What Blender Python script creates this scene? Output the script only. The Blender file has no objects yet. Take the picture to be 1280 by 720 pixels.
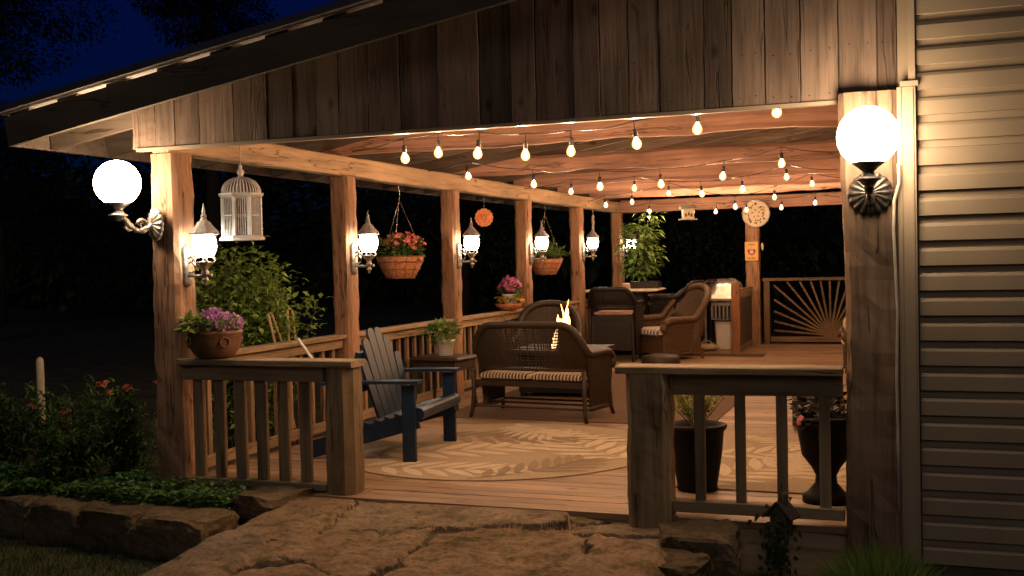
import bpy, math, random
import numpy as np
from mathutils import Vector, Matrix, noise as mn

sc = bpy.context.scene
COL = sc.collection
PI = math.pi

# ------------------------------------------------------------------ camera
CAM = Vector((5.1389, -6.6899, 1.5867)); YAW, PITCH, ROLL, FPX = 0.3538, -0.0251, -0.0224, 1358.9
_f = Vector((-math.sin(YAW) * math.cos(PITCH), math.cos(YAW) * math.cos(PITCH), math.sin(PITCH)))
_r = Vector((math.cos(YAW), math.sin(YAW), 0)); _u = _r.cross(_f)
_c, _s = math.cos(ROLL), math.sin(ROLL)
_r, _u = _c * _r + _s * _u, -_s * _r + _c * _u
cam = bpy.data.cameras.new('camera'); camo = bpy.data.objects.new('camera', cam); COL.objects.link(camo)
M4 = Matrix.Identity(4)
for i in range(3):
    M4[i][0], M4[i][1], M4[i][2], M4[i][3] = _r[i], _u[i], -_f[i], CAM[i]
camo.matrix_world = M4
cam.sensor_width = 36.0; cam.lens = FPX / 1280 * 36.0; cam.clip_end = 600
sc.camera = camo

# ------------------------------------------------------------------ night sky, added warm fill sun, exposure
w = bpy.data.worlds.new('World'); sc.world = w; w.use_nodes = True
nt = w.node_tree; bg = nt.nodes['Background']
sky = nt.nodes.new('ShaderNodeTexSky'); sky.sky_type = 'NISHITA'; sky.sun_disc = False
sky.sun_elevation = math.radians(2.0); sky.sun_rotation = math.radians(150)
mul = nt.nodes.new('ShaderNodeMix'); mul.data_type = 'RGBA'; mul.blend_type = 'MULTIPLY'
mul.inputs[0].default_value = 1.0; mul.inputs[7].default_value = (0.012, 0.085, 1.0, 1)
nt.links.new(sky.outputs[0], mul.inputs[6]); nt.links.new(mul.outputs[2], bg.inputs[0])
bg.inputs[1].default_value = 0.020
sl = bpy.data.lights.new('fill_sun', 'SUN'); sl.energy = 0.13; sl.angle = math.radians(25); sl.color = (1.0, 0.84, 0.62)  # soft warm fill added to lift dark fronts, no known source
so = bpy.data.objects.new('fill_sun', sl); COL.objects.link(so)
so.rotation_euler = (math.radians(62), 0, math.radians(12))
vs = sc.view_settings
vs.view_transform = 'Standard'; vs.look = 'None'; vs.gamma = 1; vs.use_curve_mapping = False; vs.exposure = 0.15
cy = sc.cycles
cy.use_denoising = True; cy.max_bounces = 6; cy.diffuse_bounces = 3; cy.glossy_bounces = 2
cy.transmission_bounces = 4; cy.transparent_max_bounces = 6; cy.sample_clamp_indirect = 4.0
cy.use_light_tree = True; cy.caustics_reflective = False; cy.caustics_refractive = False

L_GLOBE, L_LANTERN, L_BULB, L_FLAME = 42.0, 46.0, 780.0, 13.0

# ------------------------------------------------------------------ helpers
def ray(px, py):
    return (_f * FPX + _r * (px - 640) - _u * (py - 360)).normalized()
def at(px, py, x=None, y=None, z=None):
    d = ray(px, py)
    t = (x - CAM.x) / d.x if x is not None else (y - CAM.y) / d.y if y is not None else (z - CAM.z) / d.z
    return CAM + d * t

def nz(p, s=1.0, o=0.0):
    return mn.noise(Vector((p[0] * s + o, p[1] * s + o * 1.7, p[2] * s - o * 0.6)))

class MB:
    def __init__(self): self.v = []; self.f = []; self.m = []; self.mi = 0
    def add(self, vs_, fs_):
        b = len(self.v); self.v += [tuple(q) for q in vs_]
        self.f += [tuple(b + i for i in f) for f in fs_]; self.m += [self.mi] * len(fs_)
    def box(self, a, b):
        (x0, y0, z0), (x1, y1, z1) = a, b
        self.add([(x0,y0,z0),(x1,y0,z0),(x1,y1,z0),(x0,y1,z0),(x0,y0,z1),(x1,y0,z1),(x1,y1,z1),(x0,y1,z1)],
                 [(3,2,1,0),(4,5,6,7),(0,1,5,4),(1,2,6,5),(2,3,7,6),(3,0,4,7)])
    def bar(self, p0, p1, wd, ht, up=(0,0,1), ch=0.0):
        p0, p1 = Vector(p0), Vector(p1); d = (p1 - p0).normalized(); up = Vector(up)
        s = d.cross(up)
        if s.length < 1e-4: s = d.cross(Vector((1,0,0)))
        s.normalize(); t = s.cross(d); a, b = wd / 2, ht / 2
        if ch <= 0:
            q = [(-a,-b),(a,-b),(a,b),(-a,b)]
        else:
            q = [(-a+ch,-b),(a-ch,-b),(a,-b+ch),(a,b-ch),(a-ch,b),(-a+ch,b),(-a,b-ch),(-a,-b+ch)]
        n = len(q)
        vs_ = [p0 + s*i + t*j for i, j in q] + [p1 + s*i + t*j for i, j in q]
        self.add(vs_, [tuple(range(n-1,-1,-1)), tuple(range(n, 2*n))] + [(i,(i+1)%n,n+(i+1)%n,n+i) for i in range(n)])
    def tube(self, pts, r, seg=8, cap=True, flat=1.0):
        pts = [Vector(p) for p in pts]; n = len(pts)
        rs = r if isinstance(r, (list, tuple)) else [r] * n
        up = None; vs_ = []
        for i in range(n):
            d = (pts[min(i+1,n-1)] - pts[max(i-1,0)])
            d = d.normalized() if d.length > 1e-9 else Vector((0,0,1))
            if up is None:
                up = Vector((0,0,1)) if abs(d.z) < 0.9 else Vector((1,0,0))
            s = d.cross(up)
            if s.length < 1e-5: s = d.cross(Vector((0,1,0)))
            s.normalize(); up = s.cross(d).normalized()
            for k in range(seg):
                a = 2*PI*k/seg
                vs_.append(pts[i] + (s*math.cos(a) + up*math.sin(a)*flat) * rs[i])
        fs_ = [(i*seg+k, i*seg+(k+1)%seg, (i+1)*seg+(k+1)%seg, (i+1)*seg+k) for i in range(n-1) for k in range(seg)]
        if cap: fs_ += [tuple(range(seg-1,-1,-1)), tuple((n-1)*seg+k for k in range(seg))]
        self.add(vs_, fs_)
    def lathe(self, prof, seg=20, c=(0,0,0), mod=None, close=True):
        vs_ = []
        for (r, z) in prof:
            for k in range(seg):
                a = 2*PI*k/seg; rr = r * (mod(a, z) if mod else 1)
                vs_.append((c[0]+rr*math.cos(a), c[1]+rr*math.sin(a), c[2]+z))
        n = len(prof)
        fs_ = [(i*seg+k, i*seg+(k+1)%seg, (i+1)*seg+(k+1)%seg, (i+1)*seg+k) for i in range(n-1) for k in range(seg)]
        if close: fs_ += [tuple(range(seg-1,-1,-1)), tuple((n-1)*seg+k for k in range(seg))]
        self.add(vs_, fs_)
    def ball(self, c, r, seg=12, rings=8, sq=(1,1,1)):
        prof = [(max(1e-4, math.sin(PI*i/rings)), -math.cos(PI*i/rings)) for i in range(rings+1)]
        vs_ = [(c[0]+p*math.cos(2*PI*k/seg)*r*sq[0], c[1]+p*math.sin(2*PI*k/seg)*r*sq[1], c[2]+z*r*sq[2]) for p, z in prof for k in range(seg)]
        fs_ = [(i*seg+k, i*seg+(k+1)%seg, (i+1)*seg+(k+1)%seg, (i+1)*seg+k) for i in range(rings) for k in range(seg)]
        self.add(vs_, fs_)
    def hewn(self, p0, p1, wd, dp, n=14, jit=0.012, seed=0.0, up=(0,1,0), ch=0.03, sub=2):
        """rough-sawn timber: chamfered rectangle swept with wobbling faces and nicked arrises"""
        p0, p1 = Vector(p0), Vector(p1); d = (p1-p0).normalized(); s = d.cross(Vector(up)).normalized(); t = s.cross(d)
        a, b = wd/2, dp/2
        base = [(-a+ch,-b),(a-ch,-b),(a,-b+ch),(a,b-ch),(a-ch,b),(-a+ch,b),(-a,b-ch),(-a,-b+ch)]
        q = []
        for i in range(8):
            q.append(base[i])
            if i % 2 == 0:
                for k in range(1, sub+1):
                    f = k/(sub+1); q.append((base[i][0]*(1-f)+base[(i+1)%8][0]*f, base[i][1]*(1-f)+base[(i+1)%8][1]*f))
        m = len(q); vs_ = []
        Ln = (p1-p0).length
        for i in range(n+1):
            c = p0 + (p1-p0)*(i/n); h = Ln*i/n
            wob = 1 + 0.06*nz((h*1.3, seed, 0), 1, seed)
            ox = nz((h*0.8, 3, seed), 1, seed)*jit*0.9; oy = nz((h*0.8, 9, seed), 1, seed)*jit*0.9
            for j, (x, y) in enumerate(q):
                k = nz((x*9, y*9, h*5), 1, seed)*jit + nz((x*30, y*30, h*14), 1, seed)*jit*0.5
                f = 1 + k/max(0.04, math.hypot(x, y))
                vs_.append(c + s*(x*f*wob+ox) + t*(y*f*wob+oy))
        fs_ = [(i*m+k, i*m+(k+1)%m, (i+1)*m+(k+1)%m, (i+1)*m+k) for i in range(n) for k in range(m)]
        fs_ += [tuple(range(m-1,-1,-1)), tuple(n*m+k for k in range(m))]
        self.add(vs_, fs_)
    def leaf(self, p, d, nrm, ln, wd, bend=0.25):
        d = Vector(d).normalized(); nrm = Vector(nrm); s = d.cross(nrm)
        if s.length < 1e-4: s = d.cross(Vector((0.3,0.7,0.2)))
        s.normalize(); u = s.cross(d); p = Vector(p)
        self.add([p, p + d*ln*0.45 + s*wd/2 + u*ln*0.08, p + d*ln - u*ln*bend, p + d*ln*0.45 - s*wd/2 + u*ln*0.08, p + d*ln*0.5],
                 [(0,1,4),(1,2,4),(2,3,4),(3,0,4)])
    def flower(self, p, nrm, r, petals=5):
        nrm = Vector(nrm).normalized(); s = nrm.cross(Vector((0.31,0.2,0.9))).normalized(); t = nrm.cross(s); p = Vector(p)
        for k in range(petals):
            a = 2*PI*k/petals; b = PI/petals*0.95
            e = lambda an, rr, h: p + (s*math.cos(an)+t*math.sin(an))*rr + nrm*h
            self.add([p, e(a-b, r*.7, r*.25), e(a-b*.5, r, r*.15), e(a+b*.5, r, r*.15), e(a+b, r*.7, r*.25)], [(0,1,2,3,4)])
    def build(self, name, mat, parent=None, smooth=False, loc=None):
        me = bpy.data.meshes.new(name); me.from_pydata(self.v, [], self.f); me.update()
        mats = mat if isinstance(mat, (list, tuple)) else [mat]
        for m in mats: me.materials.append(m)
        if len(mats) > 1: me.polygons.foreach_set('material_index', self.m)
        if smooth: me.polygons.foreach_set('use_smooth', [True]*len(me.polygons))
        o = bpy.data.objects.new(name, me); COL.objects.link(o)
        if parent: o.parent = parent
        if loc is not None: o.location = loc
        return o

def tag(o, label, cat, group=None):
    o['label'] = label; o['category'] = cat
    if group: o['group'] = group
    return o
def thing(name, label, cat, loc=(0,0,0), rotz=0.0, group=None):
    o = bpy.data.objects.new(name, None); COL.objects.link(o); o.empty_display_size = 0.1
    o.location = loc; o.rotation_euler = (0,0,rotz)
    return tag(o, label, cat, group)
def structure(o): o['kind'] = 'structure'; return o
def stuff(o): o['kind'] = 'stuff'; return o
def dup(root, loc, rotz, label, scale=None):
    kids = [(root, None)]; new = {}
    def rec(o, par):
        c = o.copy(); COL.objects.link(c)
        if par is not None: c.parent = par; c.matrix_parent_inverse = o.matrix_parent_inverse.copy()
        for ch in [x for x in COL.objects if x.parent == o]: rec(ch, c)
        return c
    c = rec(root, None); c.location = loc; c.rotation_euler = (0,0,rotz); c['label'] = label
    if scale: c.scale = scale
    return c

# ------------------------------------------------------------------ materials
def newmat(name):
    m = bpy.data.materials.new(name); m.use_nodes = True
    n = m.node_tree.nodes; return m, n, m.node_tree.links, n['Principled BSDF']
def N(n, t, **kw):
    x = n.new(t)
    for k, v in kw.items(): setattr(x, k, v)
    return x
def ramp(n, stops):
    r = n.new('ShaderNodeValToRGB'); e = r.color_ramp.elements
    e[0].position, e[0].color = stops[0][0], (*stops[0][1], 1)
    e[1].position, e[1].color = stops[-1][0], (*stops[-1][1], 1)
    for p, c in stops[1:-1]:
        q = e.new(p); q.color = (*c, 1)
    return r
def sc3(c, k): return tuple(min(1, x*k) for x in c)

def wood(name, col, axis='z', rough=0.75, contrast=0.45, island=0.25, fine=26.0, stain=0.35, bump=0.35, stain_col=None, knots=True, cracks=0.75):
    m, n, l, b = newmat(name)
    tc = N(n, 'ShaderNodeTexCoord'); oi = N(n, 'ShaderNodeObjectInfo'); ge = N(n, 'ShaderNodeNewGeometry')
    ad = N(n, 'ShaderNodeMath', operation='MULTIPLY_ADD'); ad.inputs[1].default_value = 31.0
    l.new(oi.outputs['Random'], ad.inputs[0])
    m2 = N(n, 'ShaderNodeMath', operation='MULTIPLY'); m2.inputs[1].default_value = 57.0
    l.new(ge.outputs['Random Per Island'], m2.inputs[0]); l.new(m2.outputs[0], ad.inputs[2])
    va = N(n, 'ShaderNodeVectorMath', operation='ADD'); l.new(tc.outputs['Object'], va.inputs[0]); l.new(ad.outputs[0], va.inputs[1])
    mp = N(n, 'ShaderNodeMapping'); l.new(va.outputs[0], mp.inputs['Vector'])
    s = [fine, fine, fine]; s['xyz'.index(axis)] = fine*0.055; mp.inputs['Scale'].default_value = s
    g = N(n, 'ShaderNodeTexNoise'); g.inputs['Scale'].default_value = 1.0; g.inputs['Detail'].default_value = 7; g.inputs['Roughness'].default_value = 0.65
    g.inputs['Distortion'].default_value = 0.3
    l.new(mp.outputs[0], g.inputs['Vector'])
    r = ramp(n, [(0.30, sc3(col, 1-contrast)), (0.5, col), (0.72, sc3(col, 1+contrast*0.6))]); l.new(g.outputs['Fac'], r.inputs[0])
    # weather stains and knots
    mp2 = N(n, 'ShaderNodeMapping'); l.new(va.outputs[0], mp2.inputs['Vector'])
    s2 = [2.6, 2.6, 2.6]; s2['xyz'.index(axis)] = 0.9; mp2.inputs['Scale'].default_value = s2
    st = N(n, 'ShaderNodeTexNoise'); st.inputs['Scale'].default_value = 1.0; st.inputs['Detail'].default_value = 5; l.new(mp2.outputs[0], st.inputs['Vector'])
    rs = ramp(n, [(0.35, (1-stain,)*3 if not stain_col else stain_col), (0.6, (1,1,1))]); l.new(st.outputs['Fac'], rs.inputs[0])
    mx = N(n, 'ShaderNodeMix', data_type='RGBA', blend_type='MULTIPLY'); mx.inputs[0].default_value = 1
    l.new(r.outputs[0], mx.inputs[6]); l.new(rs.outputs[0], mx.inputs[7]); out = mx.outputs[2]
    if knots:
        vo = N(n, 'ShaderNodeTexVoronoi'); vo.inputs['Scale'].default_value = 1.0
        mp3 = N(n, 'ShaderNodeMapping'); l.new(va.outputs[0], mp3.inputs['Vector'])
        s3 = [4.5, 4.5, 4.5]; s3['xyz'.index(axis)] = 2.2; mp3.inputs['Scale'].default_value = s3
        l.new(mp3.outputs[0], vo.inputs['Vector'])
        rk = ramp(n, [(0.05, (0.25,0.2,0.17)), (0.13, (1,1,1))]); l.new(vo.outputs['Distance'], rk.inputs[0])
        mk = N(n, 'ShaderNodeMix', data_type='RGBA', blend_type='MULTIPLY'); mk.inputs[0].default_value = 0.85
        l.new(out, mk.inputs[6]); l.new(rk.outputs[0], mk.inputs[7]); out = mk.outputs[2]
    ck_out = None
    if cracks:
        mp4 = N(n, 'ShaderNodeMapping'); l.new(va.outputs[0], mp4.inputs['Vector'])
        s4 = [11, 11, 11]; s4['xyz'.index(axis)] = 0.75; mp4.inputs['Scale'].default_value = s4
        cn = N(n, 'ShaderNodeTexNoise'); cn.inputs['Scale'].default_value = 1.0; cn.inputs['Detail'].default_value = 3; l.new(mp4.outputs[0], cn.inputs['Vector'])
        rc = ramp(n, [(0.355, (1,1,1)), (0.366, (0.22,0.18,0.15)), (0.374, (0.22,0.18,0.15)), (0.385, (1,1,1))]); l.new(cn.outputs['Fac'], rc.inputs[0]); ck_out = rc.outputs[0]
        mc = N(n, 'ShaderNodeMix', data_type='RGBA', blend_type='MULTIPLY'); mc.inputs[0].default_value = cracks
        l.new(out, mc.inputs[6]); l.new(ck_out, mc.inputs[7]); out = mc.outputs[2]
    mr = N(n, 'ShaderNodeMapRange'); mr.inputs['To Min'].default_value = 1-island; mr.inputs['To Max'].default_value = 1+island
    l.new(ge.outputs['Random Per Island'], mr.inputs['Value'])
    mi = N(n, 'ShaderNodeVectorMath', operation='SCALE'); l.new(out, mi.inputs[0]); l.new(mr.outputs[0], mi.inputs['Scale'])
    l.new(mi.outputs[0], b.inputs['Base Color'])
    b.inputs['Roughness'].default_value = rough; b.inputs['Specular IOR Level'].default_value = 0.3
    bp = N(n, 'ShaderNodeBump'); bp.inputs['Strength'].default_value = bump; bp.inputs['Distance'].default_value = 0.006
    if ck_out:
        hm = N(n, 'ShaderNodeMath', operation='ADD'); l.new(g.outputs['Fac'], hm.inputs[0]); l.new(ck_out, hm.inputs[1]); l.new(hm.outputs[0], bp.inputs['Height'])
    else: l.new(g.outputs['Fac'], bp.inputs['Height'])
    l.new(bp.outputs[0], b.inputs['Normal'])
    return m

def plain(name, col, rough=0.6, metal=0.0, var=0.2, scale=8.0, bump=0.0, bscale=60.0, spec=0.4):
    m, n, l, b = newmat(name)
    tc = N(n, 'ShaderNodeTexCoord'); g = N(n, 'ShaderNodeTexNoise'); g.inputs['Scale'].default_value = scale; g.inputs['Detail'].default_value = 5
    l.new(tc.outputs['Object'], g.inputs['Vector'])
    r = ramp(n, [(0.3, sc3(col, 1-var)), (0.7, sc3(col, 1+var))]); l.new(g.outputs['Fac'], r.inputs[0]); l.new(r.outputs[0], b.inputs['Base Color'])
    b.inputs['Roughness'].default_value = rough; b.inputs['Metallic'].default_value = metal; b.inputs['Specular IOR Level'].default_value = spec
    if bump:
        g2 = N(n, 'ShaderNodeTexNoise'); g2.inputs['Scale'].default_value = bscale; g2.inputs['Detail'].default_value = 4
        l.new(tc.outputs['Object'], g2.inputs['Vector'])
        bp = N(n, 'ShaderNodeBump'); bp.inputs['Strength'].default_value = bump; bp.inputs['Distance'].default_value = 0.01
        l.new(g2.outputs['Fac'], bp.inputs['Height']); l.new(bp.outputs[0], b.inputs['Normal'])
    return m

def leafmat(name, col, var=0.45, rough=0.5, col2=None):
    m, n, l, b = newmat(name); ge = N(n, 'ShaderNodeNewGeometry')
    c2 = col2 or sc3(col, 1+var)
    r = ramp(n, [(0.0, sc3(col, 1-var)), (0.55, col), (1.0, c2)]); l.new(ge.outputs['Random Per Island'], r.inputs[0]); l.new(r.outputs[0], b.inputs['Base Color'])
    b.inputs['Roughness'].default_value = rough; b.inputs['Specular IOR Level'].default_value = 0.35
    tr = N(n, 'ShaderNodeBsdfTranslucent'); l.new(r.outputs[0], tr.inputs['Color'])
    mx = N(n, 'ShaderNodeMixShader'); mx.inputs[0].default_value = 0.3
    l.new(b.outputs[0], mx.inputs[1]); l.new(tr.outputs[0], mx.inputs[2]); l.new(mx.outputs[0], n['Material Output'].inputs[0])
    return m

def glow(name, col, strength):
    m, n, l, b = newmat(name)
    b.inputs['Base Color'].default_value = (0.8,0.8,0.8,1); b.inputs['Emission Color'].default_value = (*col,1); b.inputs['Emission Strength'].default_value = strength
    b.inputs['Roughness'].default_value = 0.2
    return m

M = {}
M['post'] = wood('hewn_post_wood', (0.35,0.20,0.118), 'z', stain=0.45, contrast=0.5, bump=0.6, fine=38)
M['post_dark'] = wood('weathered_post_wood', (0.25,0.165,0.105), 'z', stain=0.5, contrast=0.5, bump=0.6)
M['plate'] = wood('plate_beam_wood', (0.40,0.275,0.165), 'y', stain=0.25)
M['header'] = wood('header_wood', (0.38,0.27,0.17), 'x', stain=0.25)
M['log'] = wood('log_beam_wood', (0.50,0.295,0.215), 'x', stain=0.4, contrast=0.34, bump=0.7)
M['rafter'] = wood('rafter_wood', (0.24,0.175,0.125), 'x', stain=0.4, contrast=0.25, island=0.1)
M['sheath'] = plain('roof_sheet_pale', (0.55,0.50,0.44), 0.5, var=0.12)
M['shaded_boards'] = wood('shaded_roof_boards', (0.10,0.07,0.05), 'y', stain=0.4)  # inner roof underside, shade between the log beams put into its colour
M['shaded_rafter'] = wood('shaded_rafter_wood', (0.15,0.11,0.08), 'x', stain=0.4)  # darker copy of the rafter wood, inside shade painted in
M['roof_top'] = plain('roof_metal', (0.16,0.16,0.16), 0.4, 0.6, var=0.1)
M['fascia'] = wood('fascia_board_wood', (0.13,0.105,0.07), 'x', contrast=0.2, knots=False)
M['gable'] = wood('barn_board_wood', (0.25,0.172,0.122), 'z', stain=0.5, contrast=0.42, island=0.32, fine=36, bump=0.7, cracks=0.55)
M['rail'] = wood('weathered_rail_wood', (0.30,0.23,0.135), 'x', stain=0.45, contrast=0.4, island=0.15)
M['railz'] = wood('weathered_baluster_wood', (0.29,0.215,0.125), 'z', stain=0.45, contrast=0.4, island=0.15)
M['raily'] = wood('side_rail_wood', (0.34,0.235,0.135), 'y', stain=0.3)
M['sidez'] = wood('side_baluster_wood', (0.30,0.20,0.115), 'z', stain=0.3)
M['deck'] = wood('deck_board_wood', (0.40,0.265,0.16), 'x', rough=0.55, stain=0.35, contrast=0.3, island=0.16, fine=22, knots=True)
M['siding'] = plain('vinyl_siding', (0.31,0.24,0.16), 0.5, var=0.14, scale=1.6, bump=0.05, bscale=25)
M['trim'] = plain('vinyl_trim', (0.36,0.28,0.19), 0.45, var=0.04)
M['silver'] = plain('antiqued_silver_metal', (0.42,0.39,0.34), 0.38, 0.85, var=0.45, scale=30)
M['bronze'] = plain('dark_cast_metal', (0.10,0.09,0.08), 0.42, 0.7, var=0.5, scale=30)
M['grey_cap'] = plain('grey_cast_cap', (0.36,0.35,0.35), 0.5, 0.4, var=0.2, scale=30)
M['globe'] = glow('globe_glass_lit', (1.0,0.73,0.48), L_GLOBE)
M['lantern'] = glow('lantern_glass_lit', (1.0,0.85,0.65), L_LANTERN)
def bulb_shell():
    m, n, l, b = newmat('amber_bulb_glass'); tr = N(n, 'ShaderNodeBsdfTransparent'); tr.inputs['Color'].default_value = (1.0,0.90,0.74,1)
    e = N(n, 'ShaderNodeEmission'); e.inputs['Color'].default_value = (1.0,0.52,0.18,1); e.inputs['Strength'].default_value = 5.5
    mx = N(n, 'ShaderNodeMixShader'); mx.inputs[0].default_value = 0.36; l.new(tr.outputs[0], mx.inputs[1]); l.new(e.outputs[0], mx.inputs[2]); l.new(mx.outputs[0], n['Material Output'].inputs[0])
    return m
M['bulb'] = bulb_shell()
M['filament'] = glow('filament_lit', (1.0,0.62,0.40), L_BULB*3.9)
M['blackrub'] = plain('black_rubber', (0.02,0.02,0.02), 0.5)
M['white_paint'] = plain('white_painted_wood', (0.36,0.36,0.36), 0.55, var=0.12, scale=14)
M['wicker'] = plain('brown_wicker', (0.034,0.021,0.012), 0.5, var=0.4, scale=40)
M['wicker_tan'] = plain('tan_wicker', (0.085,0.047,0.021), 0.5, var=0.35, scale=40, bump=0.5, bscale=90)
M['wicker_dark'] = plain('dark_wicker', (0.013,0.009,0.0075), 0.5, var=0.4, scale=40, bump=0.5, bscale=90)
M['cushion'] = plain('beige_cushion_fabric', (0.55,0.43,0.28), 0.85, var=0.1, bump=0.2, bscale=200)
M['cushion_rose'] = plain('rose_cushion_fabric', (0.42,0.25,0.18), 0.85, var=0.15)
M['black'] = plain('black_metal', (0.018,0.016,0.015), 0.45, 0.3)
M['blue'] = plain('blue_painted_wood', (0.006,0.021,0.047), 0.45, var=0.2, scale=10, bump=0.15, bscale=40)
M['terra'] = plain('terracotta_glaze', (0.15,0.075,0.042), 0.5, var=0.35, scale=9, bump=0.2, bscale=30)
M['basket'] = plain('coir_basket', (0.42,0.165,0.07), 0.85, var=0.35, scale=25, bump=0.8, bscale=55)
M['white_pot'] = plain('white_glazed_pot', (0.72,0.68,0.62), 0.35, var=0.05)
M['urn'] = plain('dark_urn_resin', (0.006,0.005,0.004), 0.6, var=0.3, spec=0.12)
M['soil'] = plain('dark_soil', (0.03,0.022,0.015), 0.95, var=0.4, bump=0.8)
M['grass'] = leafmat('grass_blades', (0.045,0.075,0.018))
M['leaf'] = leafmat('green_leaves', (0.075,0.145,0.03))
M['leaf_yel'] = leafmat('lime_leaves', (0.20,0.26,0.05))
M['leaf_bush'] = leafmat('bush_leaves', (0.20,0.30,0.055))
M['leaf_dark'] = leafmat('dark_leaves', (0.04,0.065,0.018))
M['leaf_black'] = leafmat('very_dark_leaves', (0.012,0.018,0.008))
M['leaf_bright'] = leafmat('bright_leaves', (0.15,0.25,0.06))
M['ground_leaf'] = leafmat('ground_cover_leaves', (0.09,0.20,0.05), rough=0.3)
M['pink'] = leafmat('pink_petals', (0.55,0.13,0.30), 0.35)
M['coral'] = leafmat('coral_petals', (0.74,0.23,0.19), 0.35)
M['purple'] = leafmat('mauve_petals', (0.42,0.24,0.50), 0.35, col2=(0.78,0.28,0.5))
M['orange'] = leafmat('orange_petals', (0.55,0.17,0.08), 0.3)
M['yellow'] = leafmat('yellow_petals', (0.62,0.36,0.05), 0.4)
M['cane'] = plain('pale_cane', (0.45,0.32,0.15), 0.6)
M['bark'] = plain('bark', (0.06,0.045,0.032), 0.9, bump=0.8, bscale=12)
M['wire'] = plain('thin_steel_wire', (0.35,0.3,0.24), 0.4, 0.8)
M['cable'] = plain('pale_cable', (0.55,0.48,0.38), 0.5)
M['sun_orn'] = plain('orange_rusty_metal', (0.60,0.19,0.06), 0.6, 0.0, var=0.3, scale=20)
M['foil'] = plain('crinkled_silver_cover', (0.75,0.72,0.66), 0.3, 0.85, var=0.2, bump=0.9, bscale=9)
M['grey_plastic'] = plain('grey_plastic', (0.22,0.20,0.18), 0.5)
M['white_plastic'] = plain('white_plastic', (0.8,0.76,0.70), 0.45, var=0.05)
M['rearz'] = wood('rear_slat_wood', (0.15,0.095,0.05), 'z', stain=0.3)
M['rearx'] = wood('rear_rail_wood', (0.17,0.11,0.06), 'x', stain=0.3)
M['redwood'] = wood('stained_post_wood', (0.31,0.14,0.065), 'z', stain=0.25)
M['panel'] = plain('dark_panel', (0.10,0.085,0.065), 0.7, var=0.3, bump=0.3)
M['clock_face'] = plain('cream_dial', (0.62,0.52,0.36), 0.5, var=0.1)
M['dark_print'] = plain('dark_print', (0.10,0.075,0.04), 0.7)
M['sign'] = plain('yellow_tin_sign', (0.72,0.40,0.09), 0.45, var=0.08)
M['sign_red'] = plain('red_brown_print', (0.28,0.06,0.04), 0.5)
M['sign_skin'] = plain('pale_pink_print', (0.60,0.38,0.32), 0.5)
M['upholstery'] = plain('brown_upholstery', (0.03,0.018,0.012), 0.85, var=0.2, bump=0.2, bscale=120)
M['mossy'] = wood('mossy_wood', (0.17,0.15,0.07), 'z', stain=0.5)
M['rug_tan'] = plain('tan_rug_weave', (0.43,0.335,0.225), 0.95, var=0.12, scale=60, bump=0.4, bscale=220)
M['rug_dark'] = plain('olive_tan_leaf_print', (0.31,0.23,0.145), 0.95, var=0.15, scale=60, bump=0.4, bscale=220)
M['rug_light'] = plain('cream_leaf_print', (0.64,0.53,0.37), 0.95, var=0.12, scale=60, bump=0.4, bscale=220)
M['rug_brown'] = plain('brown_rug', (0.15,0.09,0.05), 0.95, var=0.2, scale=40, bump=0.4, bscale=200)
M['mat_dark'] = plain('dark_door_mat', (0.07,0.045,0.028), 0.95, var=0.2)
M['stake'] = plain('pale_pvc', (0.6,0.52,0.38), 0.5)
M['pale_rod'] = plain('pale_grey_rod', (0.55,0.55,0.56), 0.4, 0.2)

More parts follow.
